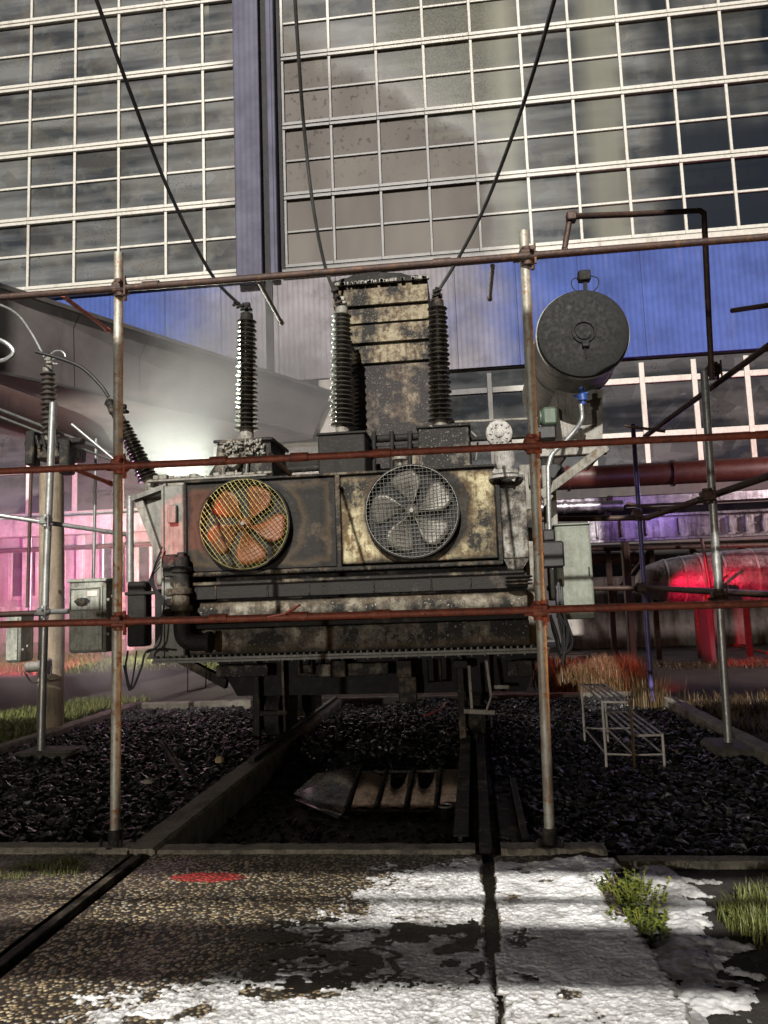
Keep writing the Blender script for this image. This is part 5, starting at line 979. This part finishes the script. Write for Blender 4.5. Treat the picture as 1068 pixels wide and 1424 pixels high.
# white steps
ST = thing('steps', 'small white tubular steps with slatted treads standing on the gravel', 'steps', tuple(G(865,1065)))
def solve(px, py, z): return G(px, py, z)
zl = -.07; f0, f1_, f2_ = G(844,1073,zl), G(883,1075,zl), G(925,1074,zl)
bk = Vector((-.10, 0.62, 0)); H2 = .62; H1 = .36
def leg(p, h): return [p, p+Vector((0,0,h))]
h_hi = PZ(843, 975, f0.y)-zl; h_lo = PZ(922, 1021, f2_.y)-zl
back = lambda p: Vector((p.x, p.y+1.4, p.z))
b0, b1, b2 = back(f0), back(f1_), back(f2_)
for (p, h) in ((f0,h_hi),(f1_,h_hi),(f2_,h_lo),(b0,h_hi),(b1,h_hi),(b2,h_lo)): m = MB(); m.tube(leg(p, h), .0125, 8); m.build('leg', M['steps'], ST)
for (q, w, h) in ((f0,f1_,h_hi),(f1_,f2_,h_lo)):
    m = MB(); bq, bw = back(q), back(w); 
    for k in range(5): t_ = k/4; m.bar(q.lerp(w, t_)+Vector((0,0,h)), bq.lerp(bw, t_)+Vector((0,0,h)), .022, .012)
    m.bar(q+Vector((0,0,h-.006)), w+Vector((0,0,h-.006)), .02, .02); m.bar(bq+Vector((0,0,h-.006)), bw+Vector((0,0,h-.006)), .02, .02); m.build('tread', M['steps'], ST)
m = MB(); zz_ = .16
for (q, w) in ((f0,f1_),(f1_,f2_),(b0,b1),(b1,b2),(f0,b0),(f1_,b1),(f2_,b2)): m.tube([q+Vector((0,0,zz_)), w+Vector((0,0,zz_))], .009, 8)
m.tube([f1_+Vector((0,0,h_lo)), b1+Vector((0,0,h_lo))], .009, 8); m.build('stretcher', M['steps'], ST)

# ================================================================== lights, steam, camera, world
EL, AZ = 30., -4.     # main floodlight far behind the camera
def lamp(name, typ, loc, energy, col, size=None, target=None, **k):
    d = bpy.data.lights.new(name, typ); d.energy = energy; d.color = col; o = bpy.data.objects.new(name, d); C.objects.link(o); o.location = loc
    for a, b in k.items(): setattr(d, a, b)
    if size is not None:
        if typ == 'AREA': d.size = size
        else: d.shadow_soft_size = size
    if target is not None: o.rotation_euler = (Vector(target)-Vector(loc)).to_track_quat('-Z', 'Y').to_euler()
    return o
sun = lamp('sun', 'SUN', (0, -20, 15), 5.0, (1, .955, .89)); sun.data.angle = math.radians(.5); sun.data.specular_factor = .12
dirv = Vector((-math.sin(math.radians(AZ)), math.cos(math.radians(AZ)), -math.tan(math.radians(EL)))); sun.rotation_euler = dirv.to_track_quat('-Z', 'Y').to_euler()
lamp('fill_light', 'SPOT', (-6, -10, 1.5), 2800, (1, .95, .88), .12, (-.8, 8, 2.6), spot_size=math.radians(75), spot_blend=.5)  # fill lamp added to brighten poles and tank below the boards' shade
# unseen boards added behind the camera: gaps shape light strips, tall parts add shade
te = math.tan(math.radians(EL)); WY = -2.
def hz(Yg): return (Yg-WY)*te
m = MB()
for (ya, yb) in ((3.37, 3.93), (4.235, 4.275), (4.66, 11.1)): m.box(-16, 12, WY, WY+.05, hz(ya), hz(yb))
m.box(1.3, 14, WY-.06, WY-.01, hz(12.9)-.5, 19.); m.box(-12.2, -8.6, WY-.06, WY-.01, hz(12)-.5, 13.); m.box(-27, -12.21, WY-.06, WY-.01, -.1, 21.)  # taller boards added to shade the left and right background
for xx in (-14, 10): m.box(xx, xx+.3, WY+.06, WY+.3, -.1, hz(12.2))
o = m.build('light_blocker', M['dark_pipe']); tag(o, 'unseen boards with long gaps added behind the camera to block the floodlight', 'light blocker')
# coloured vehicle lights
lamp('magenta_light', 'SPOT', (-9.5, 16.5, 1.0), 5200, (1, .06, .30), .05, (-16.5, 26, 3.), spot_size=math.radians(62), spot_blend=.25)
lamp('yard_light', 'SPOT', (-6.0, 18.5, 3.0), 5200, (1, .92, .80), .05, (-12.5, 26, 3.4), spot_size=math.radians(125), spot_blend=.6)
lamp('violet_light', 'SPOT', (-8, 14, 2.2), 2600, (.30, .10, 1), .05, (-16, 26, 4.6), spot_size=math.radians(30), spot_blend=.15)
lamp('red_light', 'SPOT', (2.6, 13.6, 1.3), 1900, (1, .015, .07), .05, (5.9, 17.5, 1.15), spot_size=math.radians(36), spot_blend=.4)
lamp('magenta_light', 'SPOT', (9.5, 20, 1.2), 1300, (1, .12, .3), .1, (9, 26, 6.5), spot_size=math.radians(70), spot_blend=.7)
lamp('red_light', 'SPOT', (3.5, 12.6, 1.6), 260, (1, .10, .04), .08, (1.8, 14.2, .2), spot_size=math.radians(90), spot_blend=.6)
lamp('violet_light', 'POINT', (-5.2, 12.2, 1.6), 30, (.9, .45, .75), .1)  # unseen lamp added to tint the vapour over the pit
lamp('violet_light', 'POINT', (3.8, 12.9, 3.2), 35, (.45, .3, 1), .1)
lamp('yard_light', 'SPOT', (9, 12.5, 4.5), 1500, (1, .82, .8), .2, (6, 18, 1.), spot_size=math.radians(95), spot_blend=.6)
lamp('red_light', 'SPOT', (-4.9, 6.2, 1.7), 420, (1, .02, .03), .03, (-3.22, 8.5, 2.5), spot_size=math.radians(15), spot_blend=.1)
lamp('sodium_light', 'SPOT', (7.5, 5.6, 1.3), 900, (1, .42, .14), .06, (.4, 5.1, 2.6), spot_size=math.radians(34), spot_blend=.5)
sl = P(238, 672, 12.6); lamp('steam_light', 'SPOT', tuple(P(262, 700, 13.4)), 1500, (.90, 1, .82), .12, (-2.72, 9.3, 4.5), spot_size=math.radians(34), spot_blend=.5); lamp('steam_light', 'SPOT', tuple(P(248, 705, 12.7)), 750, (.93, 1, .86), .15, tuple(P(222, 560, 13.2)), spot_size=math.radians(95), spot_blend=.8)
for (x_, z_) in ((-20,29),(-10,29),(2,29),(12,29)): lamp('hall_light', 'AREA', (x_, 30, z_), 420, (1, .9, .72), 4)
for (x_, z_) in ((-14,8.8),(6,8.8)): lamp('hall_light', 'AREA', (x_, 30, z_), 160, (1, .9, .75), 3)

# steam
def steam(loc, scale, dens, seed, label, col=(.9,.88,.88)):
    m = MB(); m.lathe([(math.sin(PI*k/16), -math.cos(PI*k/16)) for k in range(17)], (0,0,0), (0,0,1), 24)
    t = NT('steam_vapour'); tc = t.n('ShaderNodeTexCoord').outputs['Object']; ln = t.n('ShaderNodeVectorMath', operation='LENGTH'); t.l(tc, ln.inputs[0])
    nz = t.noise(1.9, 4, .6, t.vec((1,1,1), (seed,0,0), tc), .8)
    dd = t.math('MULTIPLY', t.math('MULTIPLY', t.rng(ln.outputs['Value'], .95, .1, 0, 1, True), t.rng(nz, .36, .70)), dens)
    v = t.n('ShaderNodeVolumePrincipled'); t.l(dd, v.inputs['Density']); v.inputs['Color'].default_value = (*col, 1); v.inputs['Anisotropy'].default_value = .2; t.l(v.outputs[0], t.out.inputs['Volume'])
    o = m.build('steam', t.m, org=(0,0,0)); o.location = loc; o.scale = scale; tag(o, label, kind='stuff'); return o
STEAM = True
if STEAM:
    steam(P(240, 590, 12.6), (2.3, 1.5, 1.6), .85, 3, 'bright white steam lit from within behind the left bushing')
    steam(P(330, 540, 14.), (3.8, 1.5, 2.5), 1.7, 8, 'thin grey smoke drifting across the canopy')
    steam(P(40, 740, 19.), (5.5, 2.5, 3.2), .14, 12, 'faint haze veiling the far left windows')
    steam(P(130, 900, 10.8), (2.6, 1.8, 1.3), .9, 5, 'thin vapour hanging over the left side of the pit')
cam = bpy.data.cameras.new('camera'); co = bpy.data.objects.new('camera', cam); C.objects.link(co); co.location = (0, 0, H); co.rotation_mode = 'QUATERNION'; co.rotation_quaternion = CR.to_quaternion()
cam.sensor_width = 36; cam.sensor_fit = 'AUTO'; cam.lens = F/1424*36; cam.clip_end = 1500; cam.clip_start = .05; bpy.context.scene.camera = co
w = bpy.data.worlds.new('World'); bpy.context.scene.world = w; w.use_nodes = True; nt = w.node_tree; bg = nt.nodes['Background']; sk = nt.nodes.new('ShaderNodeTexSky'); sk.sky_type = 'NISHITA'; sk.sun_disc = False
sk.sun_elevation = math.radians(2.); sk.sun_rotation = math.radians(180+AZ); nt.links.new(sk.outputs[0], bg.inputs[0]); bg.inputs[1].default_value = .03
sc = bpy.context.scene; vs = sc.view_settings; vs.view_transform = 'Standard'; vs.look = 'None'; vs.exposure = .2; vs.gamma = 1.; vs.use_curve_mapping = False
cy = sc.cycles; cy.use_denoising = True; cy.max_bounces = 6; cy.volume_bounces = 0; cy.transparent_max_bounces = 12; cy.volume_step_rate = 2.; cy.volume_max_steps = 64; cy.sample_clamp_indirect = 4; cy.caustics_reflective = False; cy.caustics_refractive = False
